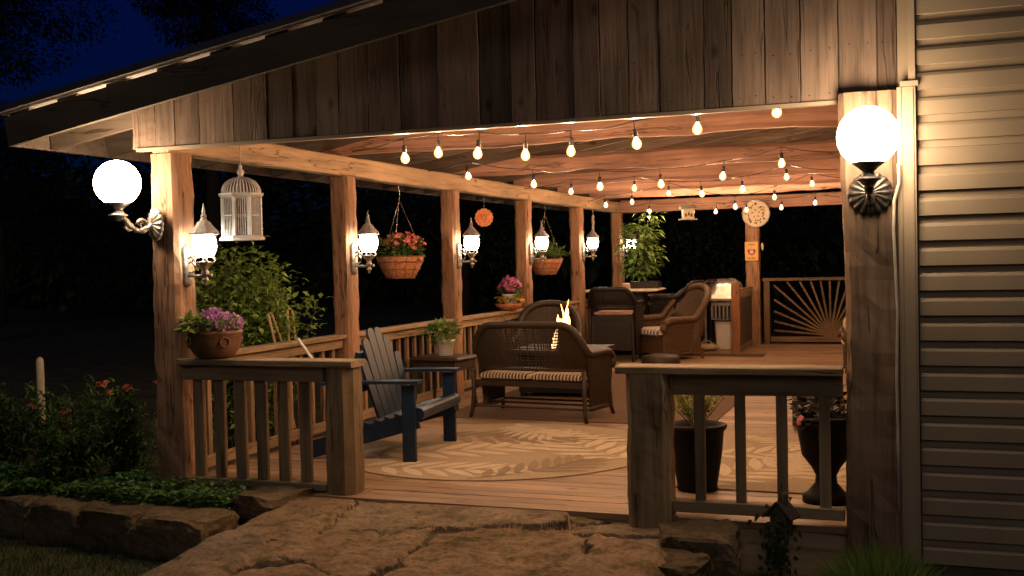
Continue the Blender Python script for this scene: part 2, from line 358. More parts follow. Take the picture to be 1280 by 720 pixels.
# stone: mottled sandstone
def stone(name, a, b_, c):
    m, n, l, b = newmat(name); tc = N(n, 'ShaderNodeTexCoord')
    g = N(n, 'ShaderNodeTexNoise'); g.inputs['Scale'].default_value = 3.2; g.inputs['Detail'].default_value = 9; g.inputs['Roughness'].default_value = 0.65
    l.new(tc.outputs['Object'], g.inputs['Vector'])
    r = ramp(n, [(0.3, a), (0.5, b_), (0.72, c)]); l.new(g.outputs['Fac'], r.inputs[0])
    g2 = N(n, 'ShaderNodeTexNoise'); g2.inputs['Scale'].default_value = 38; g2.inputs['Detail'].default_value = 6; l.new(tc.outputs['Object'], g2.inputs['Vector'])
    r2 = ramp(n, [(0.32, (0.62,)*3), (0.5, (0.97,)*3), (0.7, (1.12,)*3)]); l.new(g2.outputs['Fac'], r2.inputs[0])
    mx = N(n, 'ShaderNodeMix', data_type='RGBA', blend_type='MULTIPLY'); mx.inputs[0].default_value = 1
    l.new(r.outputs[0], mx.inputs[6]); l.new(r2.outputs[0], mx.inputs[7])
    oi = N(n, 'ShaderNodeObjectInfo'); ro = ramp(n, [(0.0, (0.7,0.68,0.62)), (0.5, (1,1,1)), (1.0, (1.3,1.2,1.05))]); l.new(oi.outputs['Random'], ro.inputs[0])
    g3 = N(n, 'ShaderNodeTexNoise'); g3.inputs['Scale'].default_value = 9; g3.inputs['Detail'].default_value = 3; l.new(tc.outputs['Object'], g3.inputs['Vector'])
    r3 = ramp(n, [(0.56, (1,1,1)), (0.66, (0.62,0.70,0.48))]); l.new(g3.outputs['Fac'], r3.inputs[0])      # lichen patches
    m3 = N(n, 'ShaderNodeMix', data_type='RGBA', blend_type='MULTIPLY'); m3.inputs[0].default_value = 1; l.new(ro.outputs[0], m3.inputs[6]); l.new(r3.outputs[0], m3.inputs[7])
    m4 = N(n, 'ShaderNodeMix', data_type='RGBA', blend_type='MULTIPLY'); m4.inputs[0].default_value = 1; l.new(mx.outputs[2], m4.inputs[6]); l.new(m3.outputs[2], m4.inputs[7]); l.new(m4.outputs[2], b.inputs['Base Color'])
    b.inputs['Roughness'].default_value = 0.88; b.inputs['Specular IOR Level'].default_value = 0.25
    ad = N(n, 'ShaderNodeMath', operation='ADD'); l.new(g.outputs['Fac'], ad.inputs[0]); l.new(g2.outputs['Fac'], ad.inputs[1])
    bp = N(n, 'ShaderNodeBump'); bp.inputs['Strength'].default_value = 0.4; bp.inputs['Distance'].default_value = 0.010
    l.new(ad.outputs[0], bp.inputs['Height']); l.new(bp.outputs[0], b.inputs['Normal'])
    return m
M['flag'] = stone('flagstone', (0.15,0.108,0.066), (0.255,0.19,0.12), (0.35,0.27,0.175))
M['block'] = stone('border_stone', (0.065,0.05,0.03), (0.125,0.095,0.058), (0.19,0.145,0.09))

# flame: hotter at the root
def flame_mat():
    m, n, l, b = newmat('flame'); tc = N(n, 'ShaderNodeTexCoord'); sp = N(n, 'ShaderNodeSeparateXYZ'); l.new(tc.outputs['Object'], sp.inputs[0])
    mr = N(n, 'ShaderNodeMapRange'); mr.inputs['From Max'].default_value = 0.75; l.new(sp.outputs['Z'], mr.inputs['Value'])
    r = ramp(n, [(0.0, (1.0,0.60,0.28)), (0.45, (1.0,0.42,0.12)), (1.0, (0.8,0.13,0.015))]); l.new(mr.outputs[0], r.inputs[0])
    e = N(n, 'ShaderNodeEmission'); e.inputs['Strength'].default_value = L_FLAME; l.new(r.outputs[0], e.inputs['Color']); l.new(e.outputs[0], n['Material Output'].inputs[0])
    return m
M['flame'] = flame_mat()

S = 2.581                       # post spacing
XR = 4.92                       # right front post
YB = 5 * S                      # rear line of posts
R = random.Random(7)

# ================================================================== SETTING
# ground: one big sheet, finer near the porch
def ground_z(x, y):
    return -0.30 + 0.03*nz((x*0.5, y*0.5, 0)) + 0.012*nz((x*2.3, y*2.3, 4))
gm = MB()
xs = [-150,-60,-30,-15] + [-9+0.3*i for i in range(61)] + [15,30,60,150]
ys = [-60,-25,-12] + [-7+0.3*i for i in range(75)] + [20,30,50,100,250]
gm.add([(x, y, ground_z(x, y)) for y in ys for x in xs],
       [(j*len(xs)+i, j*len(xs)+i+1, (j+1)*len(xs)+i+1, (j+1)*len(xs)+i) for j in range(len(ys)-1) for i in range(len(xs)-1)])
M['earth'] = plain('night_lawn_earth', (0.045,0.05,0.02), 0.95, var=0.5, scale=2.5, bump=0.9, bscale=18)
structure(gm.build('ground', M['earth'], smooth=True))

# flagstone path: split-faced slabs with ledges and mortar-filled joints
def path_grid(mb, x0, x1, y0, y1, step):
    nx, ny = int((x1-x0)/step)+1, int((y1-y0)/step)+1
    rg = np.random.RandomState(5); K = 95
    cx = rg.uniform(-0.4, 5.4, K); cyy = rg.uniform(-9, 0.6, K); ch = rg.uniform(-0.012, 0.012, K); tx = rg.uniform(-0.06, 0.06, K); ty = rg.uniform(-0.06,0.06,K); kind = rg.randint(0, 3, K)
    vs_ = []; mk = []
    K2 = 700; qx = rg.uniform(0.8, 4.1, K2); qy = rg.uniform(-2.3, 0.0, K2); qh = rg.uniform(-0.004, 0.003, K2); qa = rg.uniform(-0.05, 0.05, K2); qb = rg.uniform(-0.05, 0.05, K2)
    for j in range(ny):
        ux = np.array([x0+i*step + 0.05*nz((i*step*7, j*step*7, 31)) for i in range(nx)]); uy = np.array([y0+j*step + 0.05*nz((i*step*7, j*step*7, 37)) for i in range(nx)])
        near = np.argmin((ux[:,None]-qx[None,:])**2 + ((uy[:,None]-qy[None,:])*1.7)**2, axis=1)
        for i in range(nx):
            x, y = x0+i*step, y0+j*step; nq = near[i]
            wx, wy = x + 0.12*nz((x*3.5,y*3.5,1)) + 0.035*nz((x*15,y*15,2)), y + 0.12*nz((x*3.5,y*3.5,7)) + 0.035*nz((x*15,y*15,8))
            d = np.hypot((cx-wx), (cyy-wy)*1.5); o = np.argpartition(d, 2)[:3]; o = o[np.argsort(d[o])]; a = o[0]
            edge = d[o[1]] - d[o[0]]
            z = ch[a] + tx[a]*(x-cx[a]) + ty[a]*(y-cyy[a])
            jt = math.exp(-(edge/(0.020+0.012*nz((x*3,y*3,18))))**2)
            z -= 0.024*jt
            led = nz((x*1.5, y*2.6, 3.3)) + 0.42*nz((x*6, y*8, 5)) + 0.18*nz((x*19, y*22, 15))      # split-face ledges
            q = led*2.2; fq = math.floor(q); fr = q-fq
            z += 0.007*(fq + min(1, fr/0.10)) + 0.002*led
            z += 0.005*nz((x*4,y*5,1)) + 0.0035*nz((x*14,y*16,9)) + 0.002*nz((x*38,y*40,2))
            if y > -2.0 and nz((x*1.6, y*2.2, 44)) > -0.35: z += qh[nq] + qa[nq]*(x-qx[nq]) + qb[nq]*(y-qy[nq])
            ex = min(x-x0, x1-x); z -= 0.10*math.exp(-(ex/0.10)**2)
            slope = -0.012 - 0.06*max(0, -0.2-y)
            vs_.append((x, y, max(slope, -0.20) + min(z, -0.004+0.35*max(0.0, -0.175-y))))
            mk.append(3 if jt > 0.5+0.25*nz((x*9,y*9,21)) else int(kind[a]))
    b = len(mb.v); mb.v += vs_
    for j in range(ny-1):
        for i in range(nx-1):
            mb.f.append((b+j*nx+i, b+j*nx+i+1, b+(j+1)*nx+i+1, b+(j+1)*nx+i)); mb.m.append(mk[j*nx+i])
pm = MB(); path_grid(pm, 0.95, 3.95, -1.9, -0.172, 0.0125); path_grid(pm, 0.95, 3.95, -9.0, -1.9, 0.06)
M['joint'] = plain('joint_grit', (0.085,0.066,0.042), 0.95, var=0.5, scale=20, bump=0.6)
M['flag2'] = stone('flagstone_grey', (0.13,0.098,0.063), (0.22,0.17,0.113), (0.32,0.25,0.17))
M['flag3'] = stone('flagstone_rust', (0.145,0.095,0.055), (0.26,0.178,0.105), (0.35,0.245,0.15))
structure(pm.build('path', [M['flag'], M['flag2'], M['flag3'], M['joint']], smooth=True))

# deck: individual boards running across, on a rim beam
dk = MB(); bw = 0.142; nb = int((YB+0.5+0.17)/bw)
for i in range(nb):
    y0 = -0.17 + i*bw
    xa = -0.17
    cuts = [xa, R.uniform(1.2, 3.6), 5.08] if i % 2 else [xa, 5.08]
    for a, b in zip(cuts[:-1], cuts[1:]):
        dz = R.uniform(-0.0015, 0.0015)
        dk.box((a+0.0015, y0, -0.04), (b-0.0015, y0+bw-0.006, dz))
structure(dk.build('deck', M['deck']))
rm = MB()
rm.box((-0.15, -0.165, -0.3), (5.08, -0.125, -0.045)); rm.box((-0.15, YB+0.40, -0.3), (5.08, YB+0.44, -0.045)); rm.box((-0.15, -0.12, -0.3), (-0.11, YB+0.38, -0.045))
structure(rm.build('deck_rim', M['header']))

# ================================================================== PORCH (one building)
porch = thing('porch', 'open timber porch with hewn posts, log beams and barn board gable under a sloping roof', 'porch', (0,0,0))
def zroof(x): return 2.50 + 0.167*(x+1.01)          # underside of the rafters
def post(x, y, z0, z1, wd, dp, seed, mat='post'):
    m = MB(); m.hewn((0,0,z0), (0,0,z1), wd, dp, n=34, jit=0.014, seed=seed)
    return m.build('post', M[mat], porch, smooth=False, loc=(x, y, 0))
for i in range(6):
    post(0, i*S, -0.28 if i == 0 else -0.02, 2.425, 0.235 if i == 0 else 0.20, 0.235 if i == 0 else 0.20, i*3.1+1)
post(2.47, 12.95, 0, 2.42, 0.23, 0.22, 31.0)
post(XR, 12.95, 0, 2.42, 0.2, 0.2, 37.0)
post(XR, -0.10, -0.28, 2.49, 0.31, 0.31, 44.0, 'post_dark')
m = MB(); m.hewn((0,-0.11,2.525), (0,YB+0.4,2.525), 0.15, 0.19, n=60, jit=0.006, seed=3, up=(0,0,1), ch=0.012); m.build('plate_beam', M['plate'], porch)
m = MB(); m.hewn((0.08,12.95,2.535), (5.0,12.95,2.535), 0.15, 0.22, n=40, jit=0.008, seed=8, up=(0,0,1), ch=0.012); m.build('rear_beam', M['log'], porch)
m = MB(); m.hewn((0.085,0.0,2.60), (5.05,0.0,2.60), 0.15, 0.2, n=40, jit=0.006, seed=12, up=(0,0,1), ch=0.012); m.build('header_beam', M['header'], porch)
m = MB(); m.hewn((5.0,0.2,2.535), (5.0,12.8,2.535), 0.12, 0.22, n=40, jit=0.006, seed=15, up=(0,0,1), ch=0.012); m.build('wall_beam', M['plate'], porch)
for k, y in enumerate([2.45, 5.5, 7.7, 9.7, 11.5]):
    m = MB(); n_ = 46; pts = []; rs = []
    for i in range(n_+1):
        x = -0.08 + 5.1*i/n_
        pts.append((x, 0.05*nz((x*0.7, k*5, 1)), 0.03*nz((x*0.9, k*7, 3)))); rs.append(0.112*(1+0.26*nz((x*0.9, k*3, 5)) + 0.14*nz((x*3.4, k, 2))))
    m.tube(pts, rs, 10, flat=0.95)
    m.build('log_beam', M['log'], porch, smooth=False, loc=(0, y, 2.715))
y = -0.10; ry = []
while y < YB+0.45: ry.append(y); y += 0.61
for y in ry:
    m = MB(); th = 0.042
    m.bar((-1.0, 0, zroof(-1.0)+0.095), (5.12, 0, zroof(5.12)+0.095), th, 0.19, up=(0,0,1)); m.build('rafter', M['rafter'] if y < 0.3 else M['shaded_rafter'], porch, loc=(0, y, 0))
# front barge board, purlins on top of it and roof sheets above: the gaps between purlins show the pale underside
m = MB(); m.bar((-1.03, -0.50, zroof(-1.03)+0.105), (5.12, -0.50, zroof(5.12)+0.105), 0.04, 0.21, up=(0,0,1)); m.build('barge_board', M['fascia'], porch)
x = -1.03
while x < 5.1:
    m = MB(); a, b = x, x+0.175; za, zb = zroof(a)+0.203, zroof(b)+0.203
    m.add([(a,-0.475,za),(b,-0.475,zb),(b,YB+0.55,zb),(a,YB+0.55,za),(a,-0.475,za+0.042),(b,-0.475,zb+0.042),(b,YB+0.55,zb+0.042),(a,YB+0.55,za+0.042)],
          [(3,2,1,0),(4,5,6,7),(0,1,5,4),(1,2,6,5),(2,3,7,6),(3,0,4,7)])
    m.mi = 0; m.build('purlin', M['rafter'], porch); x += 0.435
m = MB(); z0, z1 = zroof(-1.10)+0.248, zroof(5.14)+0.248
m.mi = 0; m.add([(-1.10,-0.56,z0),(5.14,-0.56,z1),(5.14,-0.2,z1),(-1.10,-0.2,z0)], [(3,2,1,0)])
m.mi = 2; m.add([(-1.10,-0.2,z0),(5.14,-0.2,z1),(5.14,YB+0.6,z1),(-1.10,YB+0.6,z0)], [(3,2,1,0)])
m.mi = 1; m.add([(-1.10,-0.56,z0+0.05),(5.14,-0.56,z1+0.05),(5.14,YB+0.6,z1+0.05),(-1.10,YB+0.6,z0+0.05)], [(0,1,2,3)])
m.add([(-1.10,-0.56,z0),(5.14,-0.56,z1),(5.14,-0.56,z1+0.05),(-1.10,-0.56,z0+0.05)], [(0,1,2,3)])
m.add([(-1.10,-0.56,z0),(-1.10,YB+0.6,z0),(-1.10,YB+0.6,z0+0.05),(-1.10,-0.56,z0+0.05)], [(0,3,2,1)])
m.build('roof', [M['sheath'], M['roof_top'], M['shaded_boards']], porch)
m = MB(); m.box((-1.05,-0.475,zroof(-1.05)+0.01), (-1.012,YB+0.5,zroof(-1.05)+0.19)); m.build('eave_board', M['rafter'], porch)
# barn boards of the gable: each with its own width, gap, sag and thickness
m = MB(); x = -0.20; k = 0
while x < 5.06:
    wd = R.uniform(0.16, 0.29); x2 = min(5.07, x+wd)
    if 5.07-x2 < 0.06: x2 = 5.07
    yb = -0.165 - R.uniform(0, 0.016); zb = 2.465 + R.uniform(-0.008, 0.006)
    nn = 10
    for side in (0,):
        vs_ = []
        for i in range(nn+1):
            f = i/nn
            for xx, sg in ((x+0.004, -1), (x2-0.004, 1)):
                zt = zroof(xx)+0.185; z = zb + (zt-zb)*f
                e = 0.004*nz((xx*20, z*6, k))+0.003*nz((xx*20, z*22, k))
                vs_ += [(xx+e*1.2, yb+e*0.6, z), (xx+e*1.2, yb+0.024, z)]
        fs_ = []
        for i in range(nn):
            a = i*4; b = a+4
            fs_ += [(a, a+2, b+2, b), (a+2, a+3, b+3, b+2), (a+3, a+1, b+1, b+3), (a+1, a, b, b+1)]
        fs_ += [(0,1,3,2), (nn*4, nn*4+2, nn*4+3, nn*4+1)]
        m.add(vs_, fs_)
    m.mi = 1
    for zn in (zb+0.05, zb+0.30):
        for fx in (0.25, 0.75):
            xn = x+(x2-x)*fx+R.uniform(-.012,.012); zz = zn+R.uniform(-.01,.01)
            m.add([(xn+0.004*math.cos(PI*q_/3), yb-0.0035, zz+0.004*math.sin(PI*q_/3)) for q_ in range(6)], [tuple(range(6))])
    m.mi = 0
    x = x2; k += 1
m.add([(-0.2,-0.137,2.49),(5.07,-0.137,2.49),(5.07,-0.137,zroof(5.07)+0.18),(-0.2,-0.137,zroof(-0.2)+0.18)]+[(-0.2,-0.128,2.49),(5.07,-0.128,2.49),(5.07,-0.128,zroof(5.07)+0.18),(-0.2,-0.128,zroof(-0.2)+0.18)],[(0,1,2,3),(7,6,5,4),(0,4,5,1),(3,2,6,7),(1,5,6,2),(0,3,7,4)])  # unseen backing sheet added to stop light leaking between the boards
m.build('gable_boards', [M['gable'], M['black']], porch)
m = MB(); m.bar((-0.16,-0.155,2.452), (4.75,-0.155,2.452), 0.05, 0.022); m.bar((-0.16,-0.115,2.478), (4.75,-0.115,2.478), 0.022, 0.03); m.build('gable_trim', M['trim'], porch)

# ================================================================== HOUSE
house = thing('house', 'house end wall in beige lap siding right of the porch', 'house', (5.17,-0.2,0))
m = MB(); p = 0.139; base = -0.16
prof = []
for k in range(48):
    z = base+k*p; prof += [(-0.002, z), (-0.029, z+0.001), (-0.027, z+0.078), (-0.019, z+0.094), (-0.004, z+0.099), (-0.002, z+p-0.001)]
for (a, b) in zip(prof[:-1], prof[1:]):
    m.add([(0.0,a[0],a[1]),(5.5,a[0],a[1]),(5.5,b[0],b[1]),(0.0,b[0],b[1])], [(0,1,2,3)])
m.build('siding', M['siding'], house)
m = MB(); m.box((-0.10,0.02,-0.3), (5.5,13.6,6.6)); m.build('wall_body', M['siding'], house)
m = MB(); m.box((0.0,-0.001,-0.32), (5.5,0.019,base)); m.build('foundation', M['panel'], house)
m = MB(); m.box((-0.105,-0.055,-0.16), (-0.008,0.018,2.50)); m.box((-0.092,-0.061,-0.16), (-0.082,-0.0545,2.50)); m.box((-0.03,-0.061,-0.16), (-0.02,-0.0545,2.50)); m.build('corner_trim', M['trim'], house)
m = MB(); m.box((-0.045,-0.046,2.535), (-0.008,0.018,6.4)); m.box((-0.088,-0.06,2.503), (0.006,0.018,2.532)); m.build('upper_trim', M['trim'], house)

# ================================================================== RAILINGS
def baluster(par, x, y, z0, z1, wd, dp, mat, seed):
    b = MB(); b.hewn((0,0,z0), (0,0,z1), wd, dp, n=8, jit=0.002, seed=seed, ch=0.005, sub=0); return b.build('baluster', M[mat], par, loc=(x,y,0))
r1 = thing('railing', 'short weathered front railing with a rounded hewn end post, left of the porch entrance', 'railing', (0.75,0,0), 0, 'front porch railings')
m = MB(); m.hewn((-0.64,-0.04,0.905), (0.80,-0.06,0.905), 0.20, 0.045, n=20, jit=0.003, seed=2, up=(0,0,1), ch=0.006); m.build('handrail', M['rail'], r1)
m = MB(); m.hewn((-0.63,-0.075,0.825), (0.54,-0.075,0.825), 0.04, 0.105, n=16, jit=0.002, seed=6, up=(0,0,1), ch=0.005); m.build('sub_rail', M['rail'], r1)
m = MB(); m.hewn((-0.63,-0.05,0.035), (0.54,-0.05,0.035), 0.09, 0.05, n=10, jit=0.003, seed=7, up=(0,0,1), ch=0.005); m.build('bottom_rail', M['rail'], r1)
m = MB(); m.hewn((0,0,-0.12),(0,0,0.882),0.225,0.235,n=24,jit=0.008,seed=33,ch=0.055,sub=2); m.build('end_post', M['railz'], r1, loc=(0.655,-0.02,0))
for k in range(6): baluster(r1, -0.53+0.178*k, -0.035, 0.061, 0.775, 0.085, 0.04, 'railz', k*2.0)
r2 = thing('railing', 'weathered front railing with a square hewn end post, beside the big right post', 'railing', (4.15,-0.10,0), 0, 'front porch railings')
m = MB(); m.hewn((-0.73,-0.06,0.905), (0.60,-0.04,0.905), 0.21, 0.045, n=20, jit=0.003, seed=22, up=(0,0,1), ch=0.006); m.build('handrail', M['rail'], r2)
m = MB(); m.hewn((-0.40,-0.05,0.815), (0.60,-0.05,0.815), 0.04, 0.125, n=16, jit=0.002, seed=26, up=(0,0,1), ch=0.005); m.build('sub_rail', M['rail'], r2)
m = MB(); m.hewn((-0.40,-0.05,0.075), (0.60,-0.05,0.075), 0.08, 0.07, n=10, jit=0.003, seed=27, up=(0,0,1), ch=0.005); m.build('bottom_rail', M['rail'], r2)
m = MB(); m.hewn((0,0,-0.14), (0,0,0.882), 0.25, 0.22, n=22, jit=0.010, seed=29, ch=0.03); m.build('end_post', M['railz'], r2, loc=(-0.54,-0.05,0))
for k in range(4): baluster(r2, -0.235+0.243*k, -0.05, 0.111, 0.752, 0.062, 0.04, 'railz', 40+k*2.0)
r3 = thing('railing', 'long side railing running back along the garden edge of the deck', 'railing', (0,0.13,0), 0)
for i in range(5):
    a, b = i*S+0.13, (i+1)*S-0.11
    m = MB(); m.hewn((0,a,0.90), (0,b,0.90), 0.14, 0.04, n=14, jit=0.002, seed=50+i, up=(0,0,1), ch=0.005); m.build('handrail', M['raily'], r3, loc=(0,-0.13,0))
    m = MB(); m.bar((0,a,0.835), (0,b,0.835), 0.04, 0.085); m.build('sub_rail', M['raily'], r3, loc=(0,-0.13,0))
    m = MB(); m.bar((0,a,0.09), (0,b,0.09), 0.04, 0.085); m.build('bottom_rail', M['raily'], r3, loc=(0,-0.13,0))
    nbal = 12
    for k in range(nbal): baluster(r3, -0.04, a+0.1+(b-a-0.2)*k/(nbal-1)-0.13, 0.05, 0.86, 0.038, 0.05, 'sidez', i*13+k)
r4 = thing('railing', 'plain slatted rear railing behind the bar table', 'railing', (1.2,12.95,0), 0)
m = MB(); m.bar((-1.08,0,0.90),(1.13,0,0.90),0.13,0.04); m.build('handrail', M['rearx'], r4)
m = MB(); m.bar((-1.08,0,0.09),(1.13,0,0.09),0.04,0.08); m.build('bottom_rail', M['rearx'], r4)
for k in range(11): baluster(r4, -0.98+0.195*k, 0, 0.131, 0.879, 0.04, 0.04, 'rearz', 90+k)
r5 = thing('railing', 'rear railing with slats fanned out like a rising sun', 'railing', (3.75,13.05,0), 0)
m = MB(); m.bar((-1.13,0,1.15),(1.1,0,1.15),0.12,0.05); m.build('handrail', M['rearx'], r5)
m = MB(); m.bar((-1.0,0,0.09),(1.1,0,0.09),0.05,0.09); m.build('bottom_rail', M['rearx'], r5)
for x_ in (-1.06, 1.12):
    m = MB(); m.bar((x_,0,0),(x_,0,1.12),0.13,0.10); m.build('end_post', M['rearz'], r5)
for k in range(19):
    a = math.radians(5+170*k/18); c = (0.02, 0.16)
    dx, dz = -math.cos(a), math.sin(a)
    t = min((0.96)/abs(dx) if abs(dx) > 1e-6 else 9, 0.955/dz if dz > 1e-6 else 9)
    m = MB(); m.bar((c[0]+dx*0.09,0.001*k,c[1]+dz*0.09),(c[0]+dx*t,0.001*k,c[1]+dz*t),0.034,0.03,up=(0,1,0)); m.build('slat', M['rearz'], r5)
m = MB(); m.tube([(0.02,-0.02,0.16),(0.02,0.03,0.16)],0.12,20); m.build('hub', M['rearz'], r5)
hw = thing('half_wall', 'low boarded half wall with a reddish end post, running back to the clock post', 'half wall', (2.42,11.2,0))
m = MB(); m.hewn((0,0,0),(0,0,1.14),0.13,0.12,n=10,jit=0.003,seed=61,ch=0.008); m.build('end_post', M['redwood'], hw)
m = MB(); m.box((-0.03,0.065,0.0),(0.03,1.64,0.88)); m.build('panel', M['panel'], hw)
m = MB(); m.bar((0,0.065,0.96),(0.02,1.63,0.96),0.05,0.15); m.build('top_rail', M['raily'], hw)
m = MB(); m.bar((0.033,0.065,0.05),(0.033,1.62,0.05),0.03,0.09); m.build('skirting', M['raily'], hw)

# ================================================================== LAMPS
def globe_lamp(loc, rotz, label, metal):
    t = thing('globe_lamp', label, 'lamp', loc, rotz, 'globe wall lamps')     # +x points away from the wall
    m = MB(); seg = 64; rings = [(0.0,0.05),(0.03,0.046),(0.06,0.034),(0.09,0.022),(0.112,0.012),(0.118,0.004),(0.118,0.0)]
    vs_ = []
    for (r, h) in rings:
        for k in range(seg):
            a = 2*PI*k/seg; fl = abs(math.cos(a*8)); rr = max(r,1e-4)*(1+0.05*(fl-0.5)*(r/0.118)); hh = h + 0.016*fl*(r/0.118)*(1 if h > 0.001 else 0)
            vs_.append((hh, rr*math.cos(a), rr*math.sin(a)))
    m.add(vs_, [(i*seg+k,(i+1)*seg+k,(i+1)*seg+(k+1)%seg,i*seg+(k+1)%seg) for i in range(len(rings)-1) for k in range(seg)])
    m.build('back_plate', metal, t, smooth=True)
    m = MB(); P = []
    for i in range(15):
        f = i/14; P.append((0.03+0.25*f, 0, -0.01-0.045*math.sin(PI*f*1.1)+0.09*f**3))
    m.tube(P, [0.030*(1-0.35*math.sin(PI*i/14))+0.004*math.sin(i*1.9) for i in range(15)], 12)
    for c, r0, sg in (((0.105,0,-0.005),0.042,1),((0.205,0,-0.015),0.034,-1)):   # acanthus scrolls
        m.tube([(c[0]+r0*(1-i/22)*math.cos(sg*i*0.5), 0.0, c[2]+r0*(1-i/22)*math.sin(sg*i*0.5)) for i in range(20)], [0.014*(1-i/30) for i in range(20)], 8)
    m.build('arm', metal, t, smooth=True)
    m = MB(); m.lathe([(0.012,-0.01),(0.03,0.0),(0.05,0.02),(0.066,0.028),(0.066,0.034),(0.035,0.05),(0.03,0.07),(0.05,0.09),(0.086,0.118),(0.084,0.126),(0.03,0.127)], 28, (0.28,0,0.03)); m.build('cup', metal, t, smooth=True)
    m = MB(); m.ball((0.28,0,0.29), 0.162, 28, 18); m.build('globe', M['globe'], t, smooth=True)
    return t
globe_lamp((-0.02,-0.150,1.91), math.radians(241), 'round white globe lamp on the left front post, silvery scrolled bracket', M['silver'])
globe_lamp((XR+0.0,-0.262,1.92), math.radians(-90), 'round white globe lamp with dark scalloped plate on the wide right post', M['bronze'])

def wall_lantern():
    t = thing('wall_lantern', '', 'lantern', (0,0,0), 0, 'lanterns on the side posts')
    m = MB(); pr = []
    for i in range(24):
        a = 2*PI*i/24; pr.append((0.048*math.cos(a), 0.105*(1 if math.sin(a) > 0 else -1)+0.048*math.sin(a)))
    for (s, h0) in ((1.0,0.0),(0.92,0.022),(0.6,0.034)):
        pass
    vs_ = []
    for (s, h) in ((1.0,0.0),(1.0,0.014),(0.86,0.026),(0.5,0.032)):
        vs_ += [(h, y*s, z*(0.25*s+0.75) if s < 1 else z) for y, z in pr]
    m.add(vs_, [(i*24+k,i*24+(k+1)%24,(i+1)*24+(k+1)%24,(i+1)*24+k) for i in range(3) for k in range(24)] + [tuple(72+k for k in range(24)), tuple(range(23,-1,-1))])
    m.build('back_plate', M['silver'], t, smooth=True)
    m = MB(); m.tube([(0.025,0,-0.07),(0.10,0,-0.075),(0.17,0,-0.07)], 0.013, 10)
    m.tube([(0.03+0.035*math.cos(a*0.45)+0.02, 0, -0.01+0.04*math.sin(a*0.45)) for a in range(14)], [0.011-0.0004*i for i in range(14)], 8)
    m.tube([(0.03,0,0.06),(0.06,0,0.075),(0.075,0,0.05),(0.06,0,0.03)], 0.010, 8)
    m.ball((0.215,0,-0.07), 0.017, 10, 8); m.tube([(0.17,0,-0.07),(0.215,0,-0.07)], 0.009, 8)
    m.build('arm', M['silver'], t, smooth=True)
    m = MB(); m.lathe([(0.004,-0.145),(0.014,-0.137),(0.008,-0.125),(0.024,-0.11),(0.024,-0.098),(0.012,-0.085),(0.022,-0.07),(0.030,-0.05),(0.020,-0.035),(0.030,-0.015),(0.062,0.018),(0.066,0.03),(0.02,0.031)], 18, (0.17,0,0)); m.build('cup', M['silver'], t, smooth=True)
    m = MB()
    for k in range(4):
        a = PI/4+PI/2*k; c, s = math.cos(a), math.sin(a)
        m.tube([(0.17+0.064*c,0.064*s,0.02),(0.17+0.074*c,0.074*s,0.035),(0.17+0.066*c,0.066*s,0.055),(0.17+0.06*c,0.06*s,0.06)], 0.007, 6)
    m.build('gallery', M['silver'], t, smooth=True)
    m = MB(); m.lathe([(0.055,0.062),(0.075,0.085),(0.088,0.12),(0.092,0.15),(0.088,0.185),(0.076,0.222),(0.05,0.235)], 24, (0.17,0,0), mod=lambda a, z: 1-0.035*abs(math.sin(a*4))); m.build('glass', M['lantern'], t, smooth=True)
    m = MB()
    for k in range(8):
        a = 2*PI*k/8+0.2; c, s_ = math.cos(a), math.sin(a); m.tube([(0.17+r_*c, r_*s_, z_) for r_, z_ in ((0.060,0.060),(0.080,0.085),(0.092,0.12),(0.096,0.15),(0.092,0.185),(0.080,0.222))], 0.0032, 5)
    m.build('cage', M['silver'], t)
    m = MB(); m.lathe([(0.106,0.226),(0.108,0.238),(0.092,0.262),(0.062,0.292),(0.045,0.318),(0.028,0.330),(0.018,0.35),(0.022,0.362),(0.012,0.38),(0.014,0.392),(0.007,0.42),(0.002,0.455)], 16, (0.17,0,0), mod=lambda a, z: 1-0.06*abs(math.sin(a*4)) if z < 0.32 else 1); m.build('cap', M['grey_cap'], t, smooth=False)
    return t
lan = wall_lantern()
lan_labels = ['lit lantern on the nearest corner post, beside the white birdcage',
              'lit lantern between the second post and the hanging basket of coral flowers',
              'lit lantern on the third post, just below the orange sun ornament',
              'lit lantern on the fourth post, in front of the leafy hanging basket',
              'lit lantern on the fifth post, with a slim wind chime above it',
              'lit lantern half hidden behind the tall potted plant on the rear corner post']
for i in range(6):
    loc = (0.122 if i == 0 else 0.105, i*S-0.02, [1.60,1.64,1.66,1.68,1.70,1.70][i])
    if i == 0: lan.location = loc; lan['label'] = lan_labels[0]
    else: dup(lan, loc, 0, lan_labels[i])

